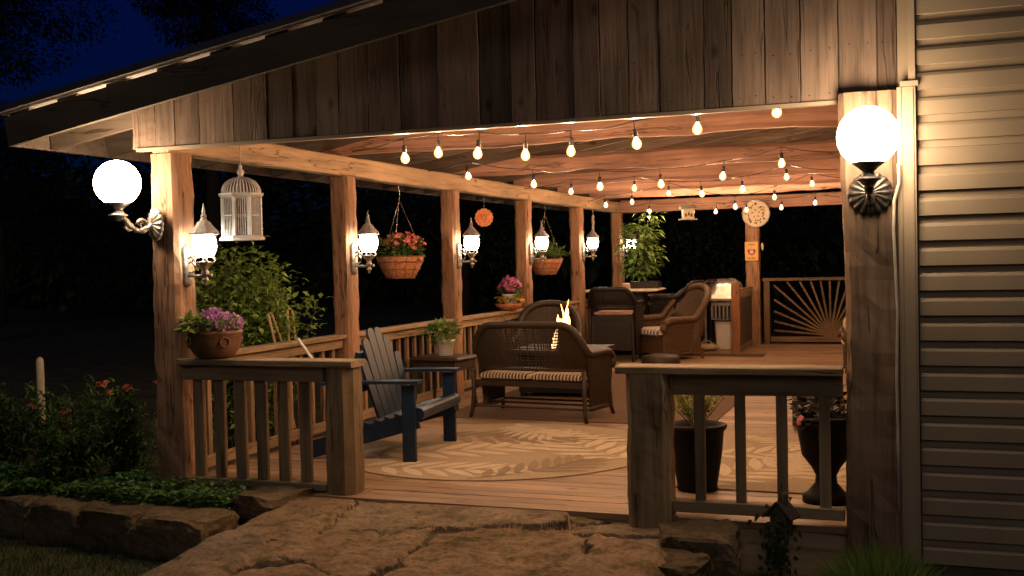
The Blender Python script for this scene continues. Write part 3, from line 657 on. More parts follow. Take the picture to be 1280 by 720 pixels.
# ---- string lights
def bulb_proto():
    g = MB(); g.lathe([(0.013,0.0),(0.020,-0.012),(0.030,-0.032),(0.032,-0.047),(0.026,-0.064),(0.011,-0.076),(0.001,-0.078)], 10, (0,0,0)); gm_ = g
    s = MB(); s.lathe([(0.003,0.10),(0.003,0.055),(0.014,0.052),(0.017,0.045),(0.017,0.005),(0.014,0.0),(0.012,-0.002)], 10, (0,0,0))
    f = MB(); f.tube([(0,0,-0.014),(0.002,0,-0.036),(0,0,-0.060)],[0.007,0.012,0.009],6)
    return g, s, f
strands = [
 (0.30, [(506,199),(548,192),(598,193),(657,195),(714,190),(795,180.5),(872,162),(971,141)], (440,190), (1040,128), 'string of bulbs nearest the front, sagging behind the gable boards'),
 (3.3, [(585,221),(667,231),(750,234),(826,231),(904,221),(977,205)], (535,214), (1050,190), 'string of bulbs second from the front, rising to the right'),
 (6.0, [(714,240),(793,236),(877,243),(928,237),(983,222)], (655,236), (1046,212), 'string of bulbs third from the front, low in its middle'),
 (8.3, [(757,257),(790,253),(836,242),(919,259),(968,247),(1015,230)], (735,252), (1050,222), 'uneven string of bulbs fourth from the front, crossing beneath the clock end'),
 (10.9, [(812,265),(857,265),(866,265),(895,265),(933,263),(977,260),(1019,254)], (788,258), (1050,246), 'string of bulbs farthest back, hanging in front of the round dial'),
]
gb, sb, fb = bulb_proto(); bulb_me = None
for (yy, px, e0, e1, lab) in strands:
    P = [at(u_, v_, y=yy+0.25*math.sin(i*2.1)) for i, (u_, v_) in enumerate(px)]
    t = thing('string_lights', lab, 'string lights', (P[0].x, yy, 2.4), 0, 'strings of bulbs under the roof')
    T = Vector((P[0].x, yy, 2.4))
    hang = [at(*e0, y=yy)] + [q + Vector((0,0,0.15)) for q in P] + [at(*e1, y=yy)]
    pts = []
    for a, b in zip(hang[:-1], hang[1:]):
        for k in range(6):
            f = k/6; q = a.lerp(b, f); q.z -= 0.03*math.sin(PI*f)*min(1, (b-a).length)
            pts.append(q-T)
    pts.append(hang[-1]-T)
    m = MB(); m.tube(pts, 0.0045, 5); m.build('cord', M['blackrub'], t)
    for q in P:
        if bulb_me is None:
            bo = gb.build('bulb', M['bulb'], t, smooth=True); so_ = sb.build('socket', M['blackrub'], bo, smooth=True); fo_ = fb.build('filament', M['filament'], bo, smooth=True); bulb_me = (bo.data, so_.data, fo_.data)
        else:
            bo = bpy.data.objects.new('bulb', bulb_me[0]); COL.objects.link(bo); bo.parent = t
            so_ = bpy.data.objects.new('socket', bulb_me[1]); COL.objects.link(so_); so_.parent = bo
            fo_ = bpy.data.objects.new('filament', bulb_me[2]); COL.objects.link(fo_); fo_.parent = bo
        bo.location = q - T + Vector((0,0,0.045)); bo.rotation_euler = (R.uniform(-.12,.12), R.uniform(-.12,.12), 0)

# ================================================================== HANGING THINGS
def arc(c, r, a0, a1, n, plane='xz'):
    return [(c[0]+r*math.cos(a0+(a1-a0)*i/n), c[1], c[2]+r*math.sin(a0+(a1-a0)*i/n)) for i in range(n+1)]
bc = thing('birdcage', 'white domed wooden birdcage hanging beside the nearest corner post', 'birdcage', (0.40,0.30,1.785), math.radians(12))
m = MB(); m.lathe([(0.160,0.0),(0.162,0.012),(0.148,0.03),(0.140,0.036),(0.002,0.037)], 8, mod=None); m.build('base', M['white_paint'], bc)
m = MB(); m.lathe([(0.132,0.318),(0.140,0.322),(0.158,0.338),(0.160,0.350),(0.130,0.352),(0.120,0.345),(0.120,0.32)], 8, close=False); m.lathe([(0.126,0.182),(0.134,0.182),(0.134,0.190),(0.126,0.190)], 8, close=False); m.build('hoop', M['white_paint'], bc)
for k in range(8):
    a = 2*PI*k/8; m = MB(); m.bar((0.131*math.cos(a),0.131*math.sin(a),0.036),(0.131*math.cos(a),0.131*math.sin(a),0.32),0.020,0.020); m.build('corner_bar', M['white_paint'], bc)
m = MB()
for k in range(8):
    a0, a1 = 2*PI*k/8, 2*PI*(k+1)/8
    for j in range(1, 7):
        f = j/7; x_ = 0.131*(math.cos(a0)*(1-f)+math.cos(a1)*f); y_ = 0.131*(math.sin(a0)*(1-f)+math.sin(a1)*f)
        m.tube([(x_,y_,0.036),(x_,y_,0.32)], 0.0034, 5)
m.build('bars', M['white_paint'], bc)
m = MB()
for k in range(36):
    a = 2*PI*k/36
    m.tube([(0.128*math.cos(t_)*math.cos(a), 0.128*math.cos(t_)*math.sin(a), 0.35+0.125*math.sin(t_)**0.85 if t_ > 0 else 0.35) for t_ in [PI/2*i/8 for i in range(9)]], 0.0042, 5)
m.build('dome', M['white_paint'], bc)
m = MB(); m.lathe([(0.03,0.462),(0.034,0.472),(0.014,0.485),(0.024,0.505),(0.026,0.52),(0.010,0.54),(0.014,0.552),(0.006,0.57),(0.002,0.60)], 14); m.tube([(0,0,0.59),(0.003,0,0.66),(0,0,0.74)], 0.0035, 6); m.build('finial', M['grey_cap'], bc, smooth=True); bc.scale = (1.12,1.12,1.0)

def cloud(mb, c, rad, n, ln, wd, rnd, up=0.5, shell=0.55, bend=0.25, jig=0.0):
    for _ in range(n):
        while True:
            v = Vector((rnd.uniform(-1,1), rnd.uniform(-1,1), rnd.uniform(-1,1)))
            if 1e-3 < v.length < 1: break
        if rnd.random() < shell: v = v.normalized()*rnd.uniform(0.75, 1.0)
        k = 1 + 0.3*mn.noise(v*1.7+Vector((c[0]*3,c[1]*3,c[2]*3))) + jig*rnd.uniform(-1,1)
        p = Vector((c[0]+v.x*rad[0]*k, c[1]+v.y*rad[1]*k, c[2]+v.z*rad[2]*k))
        d = (v.normalized() + Vector((rnd.uniform(-.8,.8), rnd.uniform(-.8,.8), up+rnd.uniform(-.6,.6))))
        mb.leaf(p, d, Vector((rnd.uniform(-.6,.6), rnd.uniform(-.6,.6), 1)), ln*rnd.uniform(0.6,1.3), wd*rnd.uniform(0.7,1.2), bend)

def hanging_basket(loc, label, kind, rnd):
    t = thing('hanging_basket', label, 'hanging basket', loc, rnd.uniform(0,3), 'baskets hanging along the eave')
    m = MB(); m.lathe([(0.10,-0.24),(0.15,-0.235),(0.20,-0.15),(0.245,-0.05),(0.265,0.0),(0.25,0.005),(0.235,-0.02),(0.003,-0.03)], 28, mod=lambda a, z: 1+0.012*math.sin(a*9+z*30)); m.build('basket', M['basket'], t, smooth=True)
    m = MB()
    for (r_, z_) in ((0.268,0.0),(0.252,-0.06),(0.212,-0.14),(0.155,-0.237)):
        m.tube([(r_*math.cos(2*PI*i/28), r_*math.sin(2*PI*i/28), z_) for i in range(29)], 0.004, 5)
    for k in range(12):
        a = 2*PI*k/12; m.tube([(r_*math.cos(a),r_*math.sin(a),z_) for r_, z_ in ((0.268,0.0),(0.252,-0.06),(0.212,-0.14),(0.155,-0.237))], 0.003, 5)
    m.build('wire_frame', M['terra'], t)
    top = 2.50-loc[2]
    m = MB()
    for k in range(3):
        a = 2*PI*k/3; m.tube([(0.265*math.cos(a),0.265*math.sin(a),0.0),(0,0,top-0.22)], 0.0022, 4)
    m.tube([(0,0,top-0.22),(0.01,0,top-0.15),(0,0,top-0.1),(0,0,top)], 0.003, 5); m.build('hanger', M['wire'], t)
    m = MB()
    if kind == 0:
        cloud(m, (0,0,0.07), (0.27,0.27,0.13), 420, 0.075, 0.045, rnd)
        m.build('foliage', M['leaf'], t); m = MB()
        for _ in range(85):
            a = rnd.uniform(0,2*PI); q = rnd.uniform(0,1)**0.5*0.25; h = 0.13+0.09*(1-(q/0.25)**2)+rnd.uniform(-.05,.035)
            for _j in range(3): m.flower((q*math.cos(a)+rnd.uniform(-.02,.02),q*math.sin(a)+rnd.uniform(-.02,.02),h+rnd.uniform(-.01,.02)), (math.cos(a)*q*3+rnd.uniform(-.5,.5),math.sin(a)*q*3+rnd.uniform(-.5,.5),0.7), 0.026)
        m.build('flowers', M['coral'], t)
    else:
        for _ in range(150):
            a = rnd.uniform(0,2*PI); el = rnd.uniform(0.25,1.5); L = rnd.uniform(0.16,0.3)
            d = Vector((math.cos(a)*math.cos(el), math.sin(a)*math.cos(el), math.sin(el)))
            for s_ in range(7):
                q = Vector((0,0,0.0)) + d*L*(0.35+0.65*s_/6)*1.1 + Vector((math.cos(a),math.sin(a),0))*0.08 - Vector((0,0,0.05*(s_/6)**2))
                m.leaf(q, d+Vector((rnd.uniform(-1,1),rnd.uniform(-1,1),0))*0.8, (0,0,1), 0.06, 0.016)
        m.build('foliage', M['leaf_bright'], t)
    return t
hanging_basket((-0.12,4.05,1.66), 'round coir hanging basket full of coral flowers, left of the third post', 0, random.Random(3))
hanging_basket((-0.12,9.05,1.60), 'coir hanging basket with only feathery green leaves, near the fourth post', 1, random.Random(4))

so2 = thing('sun_ornament', 'small orange scalloped sun disc hanging between the third and fourth posts', 'ornament', (0.0,6.25,2.145), math.radians(20))
m = MB(); seg = 120
for s_ in (-1, 1):
    pass
rim = [(0.108*(1+0.10*abs(math.cos(a*7)))*math.cos(a), 0.108*(1+0.10*abs(math.cos(a*7)))*math.sin(a)) for a in [2*PI*i/seg for i in range(seg)]]
m.add([(x_,-0.006,z_) for x_, z_ in rim]+[(x_,0.006,z_) for x_, z_ in rim], [tuple(range(seg)), tuple(range(2*seg-1,seg-1,-1))]+[(i,seg+i,seg+(i+1)%seg,(i+1)%seg) for i in range(seg)])
m.build('disc', M['sun_orn'], so2)
m = MB(); m.tube([(0.03*math.cos(2*PI*i/20),-0.008,0.03*math.sin(2*PI*i/20)) for i in range(21)],0.004,5)
for x_, z_ in ((-0.03,0.025),(0.03,0.025)): m.ball((x_*1.1,-0.008,z_*1.6),0.008,8,6)
m.build('face', M['terra'], so2)
m = MB(); m.tube([(0,0,0.115),(0.004,0,0.2),(0,0,0.30)],0.002,5); m.build('string', M['wire'], so2)
ch = thing('wind_chime', 'slim pale wind chime hanging just above the fifth lantern', 'wind chime', at(741,262,x=0.14), 0)
m = MB(); m.tube([(0,0,0.0),(0,0,-0.1)],0.003,5); m.lathe([(0.02,-0.11),(0.022,-0.10),(0.006,-0.09)],10); m.build('cap', M['white_paint'], ch)
for k in range(5):
    a = 2*PI*k/5; m = MB(); m.tube([(0.015*math.cos(a),0.015*math.sin(a),-0.112),(0.015*math.cos(a),0.015*math.sin(a),-0.40+0.02*k)],0.006,6); m.build('chime_tube', M['wire'], ch)
fd = thing('bird_feeder', 'tiny white house shaped feeder hanging under the farthest bulbs', 'bird feeder', at(860,275,y=10.2), 0.4)
m = MB(); m.box((-0.13,-0.10,0),(0.13,0.10,0.02)); m.build('tray', M['white_paint'], fd)
m = MB(); m.box((-0.085,-0.06,0.021),(0.085,0.06,0.17)); m.build('body', M['clock_face'], fd)
m = MB(); m.add([(-0.12,-0.09,0.172),(0.12,-0.09,0.172),(0.12,0.09,0.172),(-0.12,0.09,0.172),(-0.12,0,0.235),(0.12,0,0.235)],[(3,2,1,0),(0,1,5,4),(2,3,4,5),(1,2,5),(3,0,4)]); m.tube([(0,0,0.23),(0,0,0.32)],0.003,5); m.build('roof', M['white_paint'], fd)
for k in range(3):
    m = MB(); m.box((-0.06+0.045*k,-0.066,0.05+0.02*(k%2)),(-0.03+0.045*k,-0.0605,0.10+0.02*(k%2))); m.build('opening', M['dark_print'], fd)

ck = thing('wall_clock', 'big round cream dial with dark leaf marks at the top of the rear middle post', 'clock', at(945,267,y=12.79), 0)
m = MB(); m.tube([(0,0.02,0),(0,-0.02,0)],0.235,40); m.build('dial', M['clock_face'], ck, smooth=False)
m = MB(); m.tube([(0.235*math.cos(2*PI*i/40),-0.018,0.235*math.sin(2*PI*i/40)) for i in range(41)],0.010,6); m.build('rim', M['white_paint'], ck)
m = MB(); rr = random.Random(9)
for k in range(12):
    a = 2*PI*k/12; q = Vector((0.145*math.cos(a),-0.0225,0.145*math.sin(a)))
    for j in range(3): m.leaf(q, (rr.uniform(-1,1),0,rr.uniform(-1,1)), (0,-1,0), 0.055, 0.022, 0.0)
for k in range(5):
    a = 2*PI*k/5; m.leaf((0.04*math.cos(a),-0.0225,0.04*math.sin(a)), (math.cos(a+1),0,math.sin(a+1)), (0,-1,0), 0.06, 0.02, 0.0)
m.build('leaf_marks', M['dark_print'], ck)
sg = thing('tin_sign', 'small yellow sign with a dark round figure on the rear middle post', 'sign', at(939.5,314,y=12.81), 0)
m = MB(); m.box((-0.115,-0.006,-0.165),(0.115,0.006,0.165)); m.build('plate', M['sign'], sg)
m = MB(); m.tube([(0,-0.0065,-0.005),(0,-0.0085,-0.005)],0.066,20); m.box((-0.07,-0.0085,-0.004),(0.07,-0.0066,0.02)); m.build('figure', M['sign_red'], sg)
m = MB(); m.tube([(0,-0.009,-0.012),(0,-0.0105,-0.012)],0.036,16); m.box((-0.045,-0.0105,0.03),(0.045,-0.0087,0.055)); m.build('figure_face', M['sign_skin'], sg)
m = MB()
for z_, n_ in ((0.115,5),(-0.125,6)):
    for k in range(n_):
        x_ = (k-(n_-1)/2)*0.024; m.box((x_-0.007,-0.008,z_-0.012),(x_+0.007,-0.0062,z_+0.012))
m.build('lettering', M['dark_print'], sg)
th = thing('thermometer', 'small oval pale ornament on the right edge of the rear middle post', 'ornament', at(953,308,y=12.88), 0)
m = MB(); m.ball((0,0,0),0.07,14,10,sq=(0.35,0.3,1.0)); m.build('body', M['clock_face'], th, smooth=True)

# ================================================================== PLANTS IN POTS
def foliage_part(par, mat, c, rad, n, ln, wd, rnd, name='foliage', **k):
    m = MB(); cloud(m, c, rad, n, ln, wd, rnd, **k); return m.build(name, M[mat], par)
bp_ = thing('bowl_planter', 'wide brown bowl planter of mauve and pink flowers on the left front rail', 'planter', (0.36,-0.02,0.93), 0.3)
m = MB(); m.lathe([(0.10,0.0),(0.135,0.008),(0.172,0.06),(0.188,0.12),(0.19,0.165),(0.198,0.178),(0.198,0.197),(0.185,0.2),(0.178,0.185),(0.002,0.175)], 32); m.build('bowl', M['terra'], bp_, smooth=True)
m = MB()
for a0 in range(4):
    a = a0*PI/2-0.9; c = Vector((0.192*math.cos(a),0.192*math.sin(a),0.12)); tg = Vector((-math.sin(a),math.cos(a),0))
    m.tube([c+tg*0.034*math.cos(2*PI*i/16)+Vector((0,0,0.034*math.sin(2*PI*i/16))) for i in range(17)],0.007,6)
m.build('ring_relief', M['terra'], bp_, smooth=True)
rr = random.Random(12)
foliage_part(bp_, 'leaf_bright', (0,0,0.22), (0.2,0.2,0.06), 230, 0.06, 0.04, rr)
foliage_part(bp_, 'leaf_yel', (-0.12,-0.1,0.235), (0.09,0.09,0.07), 110, 0.055, 0.042, rr, 'lime_foliage')
m = MB()
for _ in range(110):
    a = rr.uniform(0,2*PI); q = rr.uniform(0,0.20); h = rr.uniform(0.09,0.19)*(1-0.35*q/0.18); bx, by = q*math.cos(a), q*math.sin(a); lx, ly = rr.uniform(-.03,.03), rr.uniform(-.03,.03)
    for s_ in range(6):
        f = 0.45+0.55*s_/5
        for _j in range(2): m.flower((bx+lx*f+rr.uniform(-.008,.008),by+ly*f+rr.uniform(-.008,.008),0.18+h*f), (rr.uniform(-1,1),rr.uniform(-1,1),0.4), 0.015)
m.build('flowers', M['purple'], bp_)

def flowerpot(loc, label, r, h, potmat, fn, name='potted_plant', cat='potted plant'):
    t = thing(name, label, cat, loc, 0.2)
    m = MB(); m.lathe([(r*0.72,0.0),(r*0.76,0.004),(r*0.97,h*0.86),(r*1.03,h*0.87),(r*1.03,h),(r*0.93,h),(r*0.9,h*0.9),(0.002,h*0.88)], 26); m.build('pot', M[potmat], t, smooth=True)
    fn(t); return t
rr = random.Random(15)
flowerpot((0.36,4.12,0.575), 'white flower pot with bright green leaves on the wicker side table', 0.105, 0.175, 'white_pot',
          lambda t: (foliage_part(t,'leaf_bright',(-0.03,0,0.25),(0.18,0.15,0.09),240,0.075,0.055,rr), None))
def petunias(t):
    foliage_part(t,'leaf',(0,0,0.21),(0.15,0.15,0.10),170,0.07,0.045,rr)
    m = MB()
    for _ in range(56):
        a = rr.uniform(0,2*PI); q = rr.uniform(0.0,0.165); m.flower((q*math.cos(a),q*math.sin(a),0.20+rr.uniform(0.0,0.16)*(1.2-q*3)), (math.cos(a),math.sin(a)-0.6,0.7), 0.035)
    m.build('flowers', M['pink'], t)
yb_ = thing('flower_bowl', 'low clay bowl of yellow and orange flowers on the side rail under the petunias', 'planter', (0.03,7.0,0.922))
m = MB(); m.lathe([(0.10,0.0),(0.17,0.05),(0.19,0.085),(0.18,0.09),(0.16,0.07),(0.002,0.065)],24); m.build('bowl', M['basket'], yb_, smooth=True)
m = MB(); rr = random.Random(17)
for _ in range(50):
    a = rr.uniform(0,2*PI); q = rr.uniform(0.06,0.2); m.flower((q*math.cos(a),q*math.sin(a),0.10+rr.uniform(0,0.07)), (rr.uniform(-1,1),rr.uniform(-1,1),1), 0.03)
m.build('flowers', M['yellow'], yb_)
m = MB(); cloud(m,(0,0,0.09),(0.18,0.18,0.05),90,0.06,0.03,rr); m.build('foliage', M['leaf'], yb_)
flowerpot((0.04,7.01,0.988), 'white pot of pink petunias standing in the yellow flower bowl', 0.10, 0.15, 'white_pot', petunias)

def urn(loc, label, tall, fn):
    t = thing('urn_planter', label, 'planter', loc, 0.4)
    if not tall: pr = [(0.13,0.0),(0.14,0.01),(0.135,0.03),(0.15,0.12),(0.172,0.26),(0.18,0.36),(0.185,0.40),(0.205,0.425),(0.208,0.445),(0.19,0.45),(0.17,0.42),(0.002,0.40)]
    else: pr = [(0.15,0.0),(0.152,0.04),(0.12,0.06),(0.07,0.12),(0.065,0.17),(0.09,0.22),(0.15,0.30),(0.17,0.42),(0.18,0.50),(0.205,0.53),(0.205,0.55),(0.185,0.552),(0.17,0.52),(0.002,0.51)]
    m = MB(); m.lathe(pr, 30); m.build('pot', M['urn'], t, smooth=True)
    m = MB(); m.lathe([(0.165,pr[-1][1]-0.01),(0.16,pr[-1][1]+0.004),(0.001,pr[-1][1]+0.012)],18); m.build('soil', M['soil'], t)
    fn(t); return t
rr = random.Random(21)
def shrublet(t):
    m = MB(); m2 = MB()
    for _ in range(26):
        a = rr.uniform(0,2*PI); el = rr.uniform(0.7,1.5); L = rr.uniform(0.2,0.36); d = Vector((math.cos(a)*math.cos(el),math.sin(a)*math.cos(el),math.sin(el)))
        m2.tube([(0,0,0.40), Vector((0,0,0.40))+d*L], 0.004, 4)
        for s_ in range(18):
            q = Vector((0,0,0.42))+d*L*(0.25+0.75*s_/17); m.leaf(q, d+Vector((rr.uniform(-1,1),rr.uniform(-1,1),rr.uniform(-.4,.8))), (0,0,1), 0.05, 0.026)
    m.build('foliage', M['leaf_yel'], t); m2.build('stems', M['cane'], t)
urn((3.74,0.66,0), 'dark tapered planter with a small lime green shrub behind the right front railing', False, shrublet)
def mixed(t):
    foliage_part(t,'leaf_black',(0,0,0.60),(0.2,0.2,0.12),160,0.08,0.05,rr)
    m = MB()
    for q in ((-0.19,-0.08,0.54),(-0.185,-0.09,0.55),(-0.19,-0.075,0.525)): m.flower(q,(-1,-.8,.5),0.022)
    m.build('bloom', M['coral'], t)
urn((4.60,0.50,0), 'dark pedestal urn of dark leaves and a coral bloom beside the big right post', True, mixed)

# tall plant on the bar table, candle jar, box
tp = thing('tall_plant', 'tall leafy indoor tree in a planter on the bar table, glowing before a lantern', 'potted plant', (0.88,11.05,1.085))
m = MB(); m.box((-0.15,-0.13,0),(0.32,0.13,0.11)); m.build('planter', M['wicker_dark'], tp)
m = MB(); rr = random.Random(23); stems = []
for k in range(5):
    a = 2*PI*k/5; top = Vector((0.1*math.cos(a)+rr.uniform(-.05,.05), 0.1*math.sin(a), rr.uniform(0.85,1.15))); stems.append(top); m.tube([(0.03*math.cos(a),0.03*math.sin(a),0.1),(top.x*0.5,top.y*0.5,0.5),top],0.008,5)
m.build('stems', M['bark'], tp)
m = MB()
for _ in range(620):
    top = rr.choice(stems); f = rr.uniform(0.10,1.08); b = Vector((top.x*f,top.y*f,0.1+(top.z-0.1)*f)); a = rr.uniform(0,2*PI); q = rr.uniform(0.02,0.30)*(1.15-0.55*abs(f-0.6)*1.6)
    p_ = b+Vector((math.cos(a)*q,math.sin(a)*q,rr.uniform(-.04,.06))); m.leaf(p_,(math.cos(a),math.sin(a),rr.uniform(-.5,.5)),(rr.uniform(-.3,.3),rr.uniform(-.3,.3),1),rr.uniform(0.10,0.19),0.068,0.3)
m.build('foliage', M['leaf_bright'], tp)

# ================================================================== FURNITURE
def wicker_tub(t, W, D, zs, zb, za, mat, gap_lo, open_weave=True, step=0.03, roll=0.035, lean=0.0, oval=False):
    """continuous rolled back and arms woven from strands; local +y is the way the seat faces"""
    hw_, hd = W/2, D/2
    def rim(u):            # u -1..1 : left arm front -> back centre -> right arm front
        s = 1 if u >= 0 else -1; a = abs(u)
        if a > 0.62:       # arm
            f = (a-0.62)/0.38; return Vector((s*(hw_+0.02*f), -hd+0.20+(D-0.24)*f, za+(0.02 if f < 0.8 else 0.02-0.1*(f-0.8)/0.2*0.6)))
        f = a/0.62; an = f*PI/2
        e = 0.55; x_ = s*hw_*math.sin(an)**e if f > 0 else 0; y_ = -hd+0.20*(1-math.cos(an)**e) if f < 1 else -hd+0.20
        z_ = za+0.02+(zb-za-0.02)*(0.5+0.5*math.cos(PI*min(1,max(0,(f-0.25)/0.75))))
        if oval and f < 1:
            x_ = s*hw_*math.sin(an)**0.8; z_ = za+0.02+(zb-za-0.02)*math.cos(an)**0.75; y_ = -hd+0.20*(1-math.cos(an)**0.8)
        return Vector((x_, y_-lean*max(0,(z_-za)/(zb-za)), z_))
    def S_(u, v):
        p_ = rim(u); a = abs(u); b = Vector((p_.x*0.93, p_.y+(0.10 if a < 0.62 else 0.0), gap_lo if a < 0.5 else (gap_lo+(0.10-gap_lo)*min(1,(a-0.5)/0.12))))
        lean = Vector((0,0,0))
        return b.lerp(p_, v)+lean
    nu = 72; us = [-1+2*i/nu for i in range(nu+1)]
    fr = MB(); fr.tube([rim(u) for u in us], roll, 10)
    for s in (-1, 1):
        p_ = rim(s); fr.tube([p_, p_+Vector((0,0.02,-0.06)), p_+Vector((0,-0.02,-0.10))], roll*0.9, 10)
    fr.build('rolled_rim', mat, t, smooth=True)
    wv = MB(); nv = int(W*2.9/step)
    for i in range(nv+1):
        u = -1+2*i/nv
        wv.tube([S_(u,v/5) for v in range(6)], step*0.36, 4, cap=False)
    for j in range(1, 15):
        v = j/15; wv.tube([S_(u,v)+Vector((0,0.002*(-1)**i,0)) for i, u in enumerate(us)], step*0.30 if open_weave else step*0.4, 4, cap=False)
    wv.build('woven_back', mat, t)
    if not open_weave:
        sk = MB(); sk.add([S_(u,v)*1.0+Vector((0,0.006,0)) for v in (0.02,0.35,0.7,0.98) for u in us], [(j*(nu+1)+i, j*(nu+1)+i+1, (j+1)*(nu+1)+i+1, (j+1)*(nu+1)+i) for j in range(3) for i in range(nu)])
        sk.build('backing', mat, t, smooth=True)
    lo = MB(); lo.tube([S_(u,0) for u in us], 0.018, 8); lo.build('lower_rail', mat, t, smooth=True)
    return rim

def stripes(name, a, b, sx):
    m, n, l, bs = newmat(name); tc = N(n,'ShaderNodeTexCoord'); wv = N(n,'ShaderNodeTexWave'); wv.wave_type='BANDS'; wv.bands_direction='X'
    wv.inputs['Scale'].default_value = sx; wv.inputs['Distortion'].default_value = 0.5; l.new(tc.outputs['Object'], wv.inputs['Vector'])
    r = ramp(n, [(0.35,a),(0.6,b)]); l.new(wv.outputs['Fac'], r.inputs[0]); l.new(r.outputs[0], bs.inputs['Base Color']); bs.inputs['Roughness'].default_value = 0.8
    return m
M['stripe'] = stripes('striped_cushion_fabric', (0.05,0.03,0.02), (0.55,0.41,0.25), 8.5)
M['stripe2'] = stripes('striped_seat_fabric', (0.17,0.16,0.18), (0.68,0.58,0.46), 4.0)

def pad(mb, x0, x1, y0, y1, z0, z1, r=0.03):
    n = 8; vs_ = []
    lay = [(z0, r*0.7), (z0+r*0.5, 0.0), (z1-r*0.6, 0.0), (z1-r*0.15, r*0.45), (z1, r)]
    for z, ins in lay:
        X0, X1, Y0, Y1 = x0+ins, x1-ins, y0+ins, y1-ins; c = r*0.9
        for (cx_, cy_, a0) in ((X1-c,Y1-c,0),(X0+c,Y1-c,PI/2),(X0+c,Y0+c,PI),(X1-c,Y0+c,1.5*PI)):
            for k in range(4): vs_.append((cx_+c*math.cos(a0+PI/2*k/3), cy_+c*math.sin(a0+PI/2*k/3), z))
    m_ = 16; L = len(lay)
    mb.add(vs_, [(i*m_+k,i*m_+(k+1)%m_,(i+1)*m_+(k+1)%m_,(i+1)*m_+k) for i in range(L-1) for k in range(m_)]+[tuple(range(m_-1,-1,-1)), tuple((L-1)*m_+k for k in range(m_))])

def loveseat(loc, rotz, label):
    t = thing('wicker_loveseat', label, 'loveseat', loc, rotz); W, D = 1.26, 0.72; w_ = M['wicker']
    wicker_tub(t, W, D, 0.42, 0.95, 0.64, w_, 0.50, True, 0.020, 0.036)
    m = MB(); m.box((-W/2+0.03,-D/2+0.05,0.33),(W/2-0.03,D/2-0.02,0.385)); m.build('seat', w_, t)
    for s in (-1, 1):
        m = MB(); pad(m, 0.015 if s > 0 else -W/2+0.05, W/2-0.05 if s > 0 else -0.015, -D/2+0.07, D/2-0.03, 0.387, 0.46, 0.04); m.build('seat_cushion', M['stripe'], t, smooth=False)
    for sx in (-1, 1):
        for sy in (-1, 1):
            m = MB(); x_, y_ = sx*(W/2-0.02), sy*(D/2-0.04); m.tube([(x_,y_,0.50),(x_,y_,0.25),(x_*1.02,y_+sy*0.015,0.08),(x_*1.05,y_+sy*0.03,0.0)],[0.024,0.024,0.021,0.019],8); m.build('leg', w_, t, smooth=True)
    m = MB()
    for y_ in (-D/2+0.04, 0.0, D/2-0.06): m.tube([(-W/2+0.03,y_,0.13),(W/2-0.03,y_,0.13)],0.012,6)
    for sx in (-1, 1): m.tube([(sx*(W/2-0.03),-D/2+0.04,0.12),(sx*(W/2-0.03),D/2-0.06,0.12)],0.014,6)
    m.build('glider_base', w_, t)
    return t
loveseat((1.58,3.75,0), math.radians(-7), 'brown wicker loveseat seen from behind with the flames showing through its back')

fp = thing('fire_table', 'dark square fire table with tall flames behind the nearer wicker loveseat', 'fire pit', (1.25,5.5,0))
m = MB(); m.box((-0.42,-0.36,0.06),(0.42,0.36,0.50)); m.build('body', M['black'], fp)
m = MB(); m.box((-0.52,-0.46,0.503),(0.52,-0.14,0.555)); m.box((-0.52,0.14,0.503),(0.52,0.46,0.555)); m.box((-0.52,-0.139,0.503),(-0.2,0.139,0.555)); m.box((0.2,-0.139,0.503),(0.52,0.139,0.555)); m.build('top', M['wicker_dark'], fp)
for sx in (-1,1):
    for sy in (-1,1):
        m = MB(); m.box((sx*0.38-0.03,sy*0.32-0.03,0.0),(sx*0.38+0.03,sy*0.32+0.03,0.058)); m.build('foot', M['black'], fp)
m = MB(); m.box((-0.198,-0.137,0.505),(0.198,0.137,0.53)); m.build('burner', M['grey_plastic'], fp)
for k in range(4):
    a = 0.5+k*0.8; m = MB(); m.tube([(-0.13*math.cos(a),-0.09*math.sin(a),0.545+0.012*k),(0.02,0.01*k,0.56+0.012*k),(0.14*math.cos(a+0.3),0.10*math.sin(a+0.3),0.555+0.012*k)],[0.022,0.026,0.02],8); m.build('fire_log', M['bark'], fp, smooth=True)
fl = MB(); rr = random.Random(31)
for k in range(24):
    x_, y_ = rr.uniform(-0.15,0.15), rr.uniform(-0.06,0.06); H = rr.uniform(0.24,0.70)*(1.0-abs(x_)*3.2); ph = rr.uniform(0,6)
    pts = [(x_*(1-0.5*f)+0.03*math.sin(f*8+ph)*f, y_*(1-f*0.5)+0.02*math.cos(f*4+ph)*f, f*H) for f in [i/9 for i in range(10)]]
    fl.tube(pts, [0.002+0.030*math.sin(PI*min(1,(f*0.9+0.12)))**0.9*(1-f)**0.55 for f in [i/9 for i in range(10)]], 8)
fl.build('flame', M['flame'], fp, smooth=True, loc=(0.04,0,0.53))

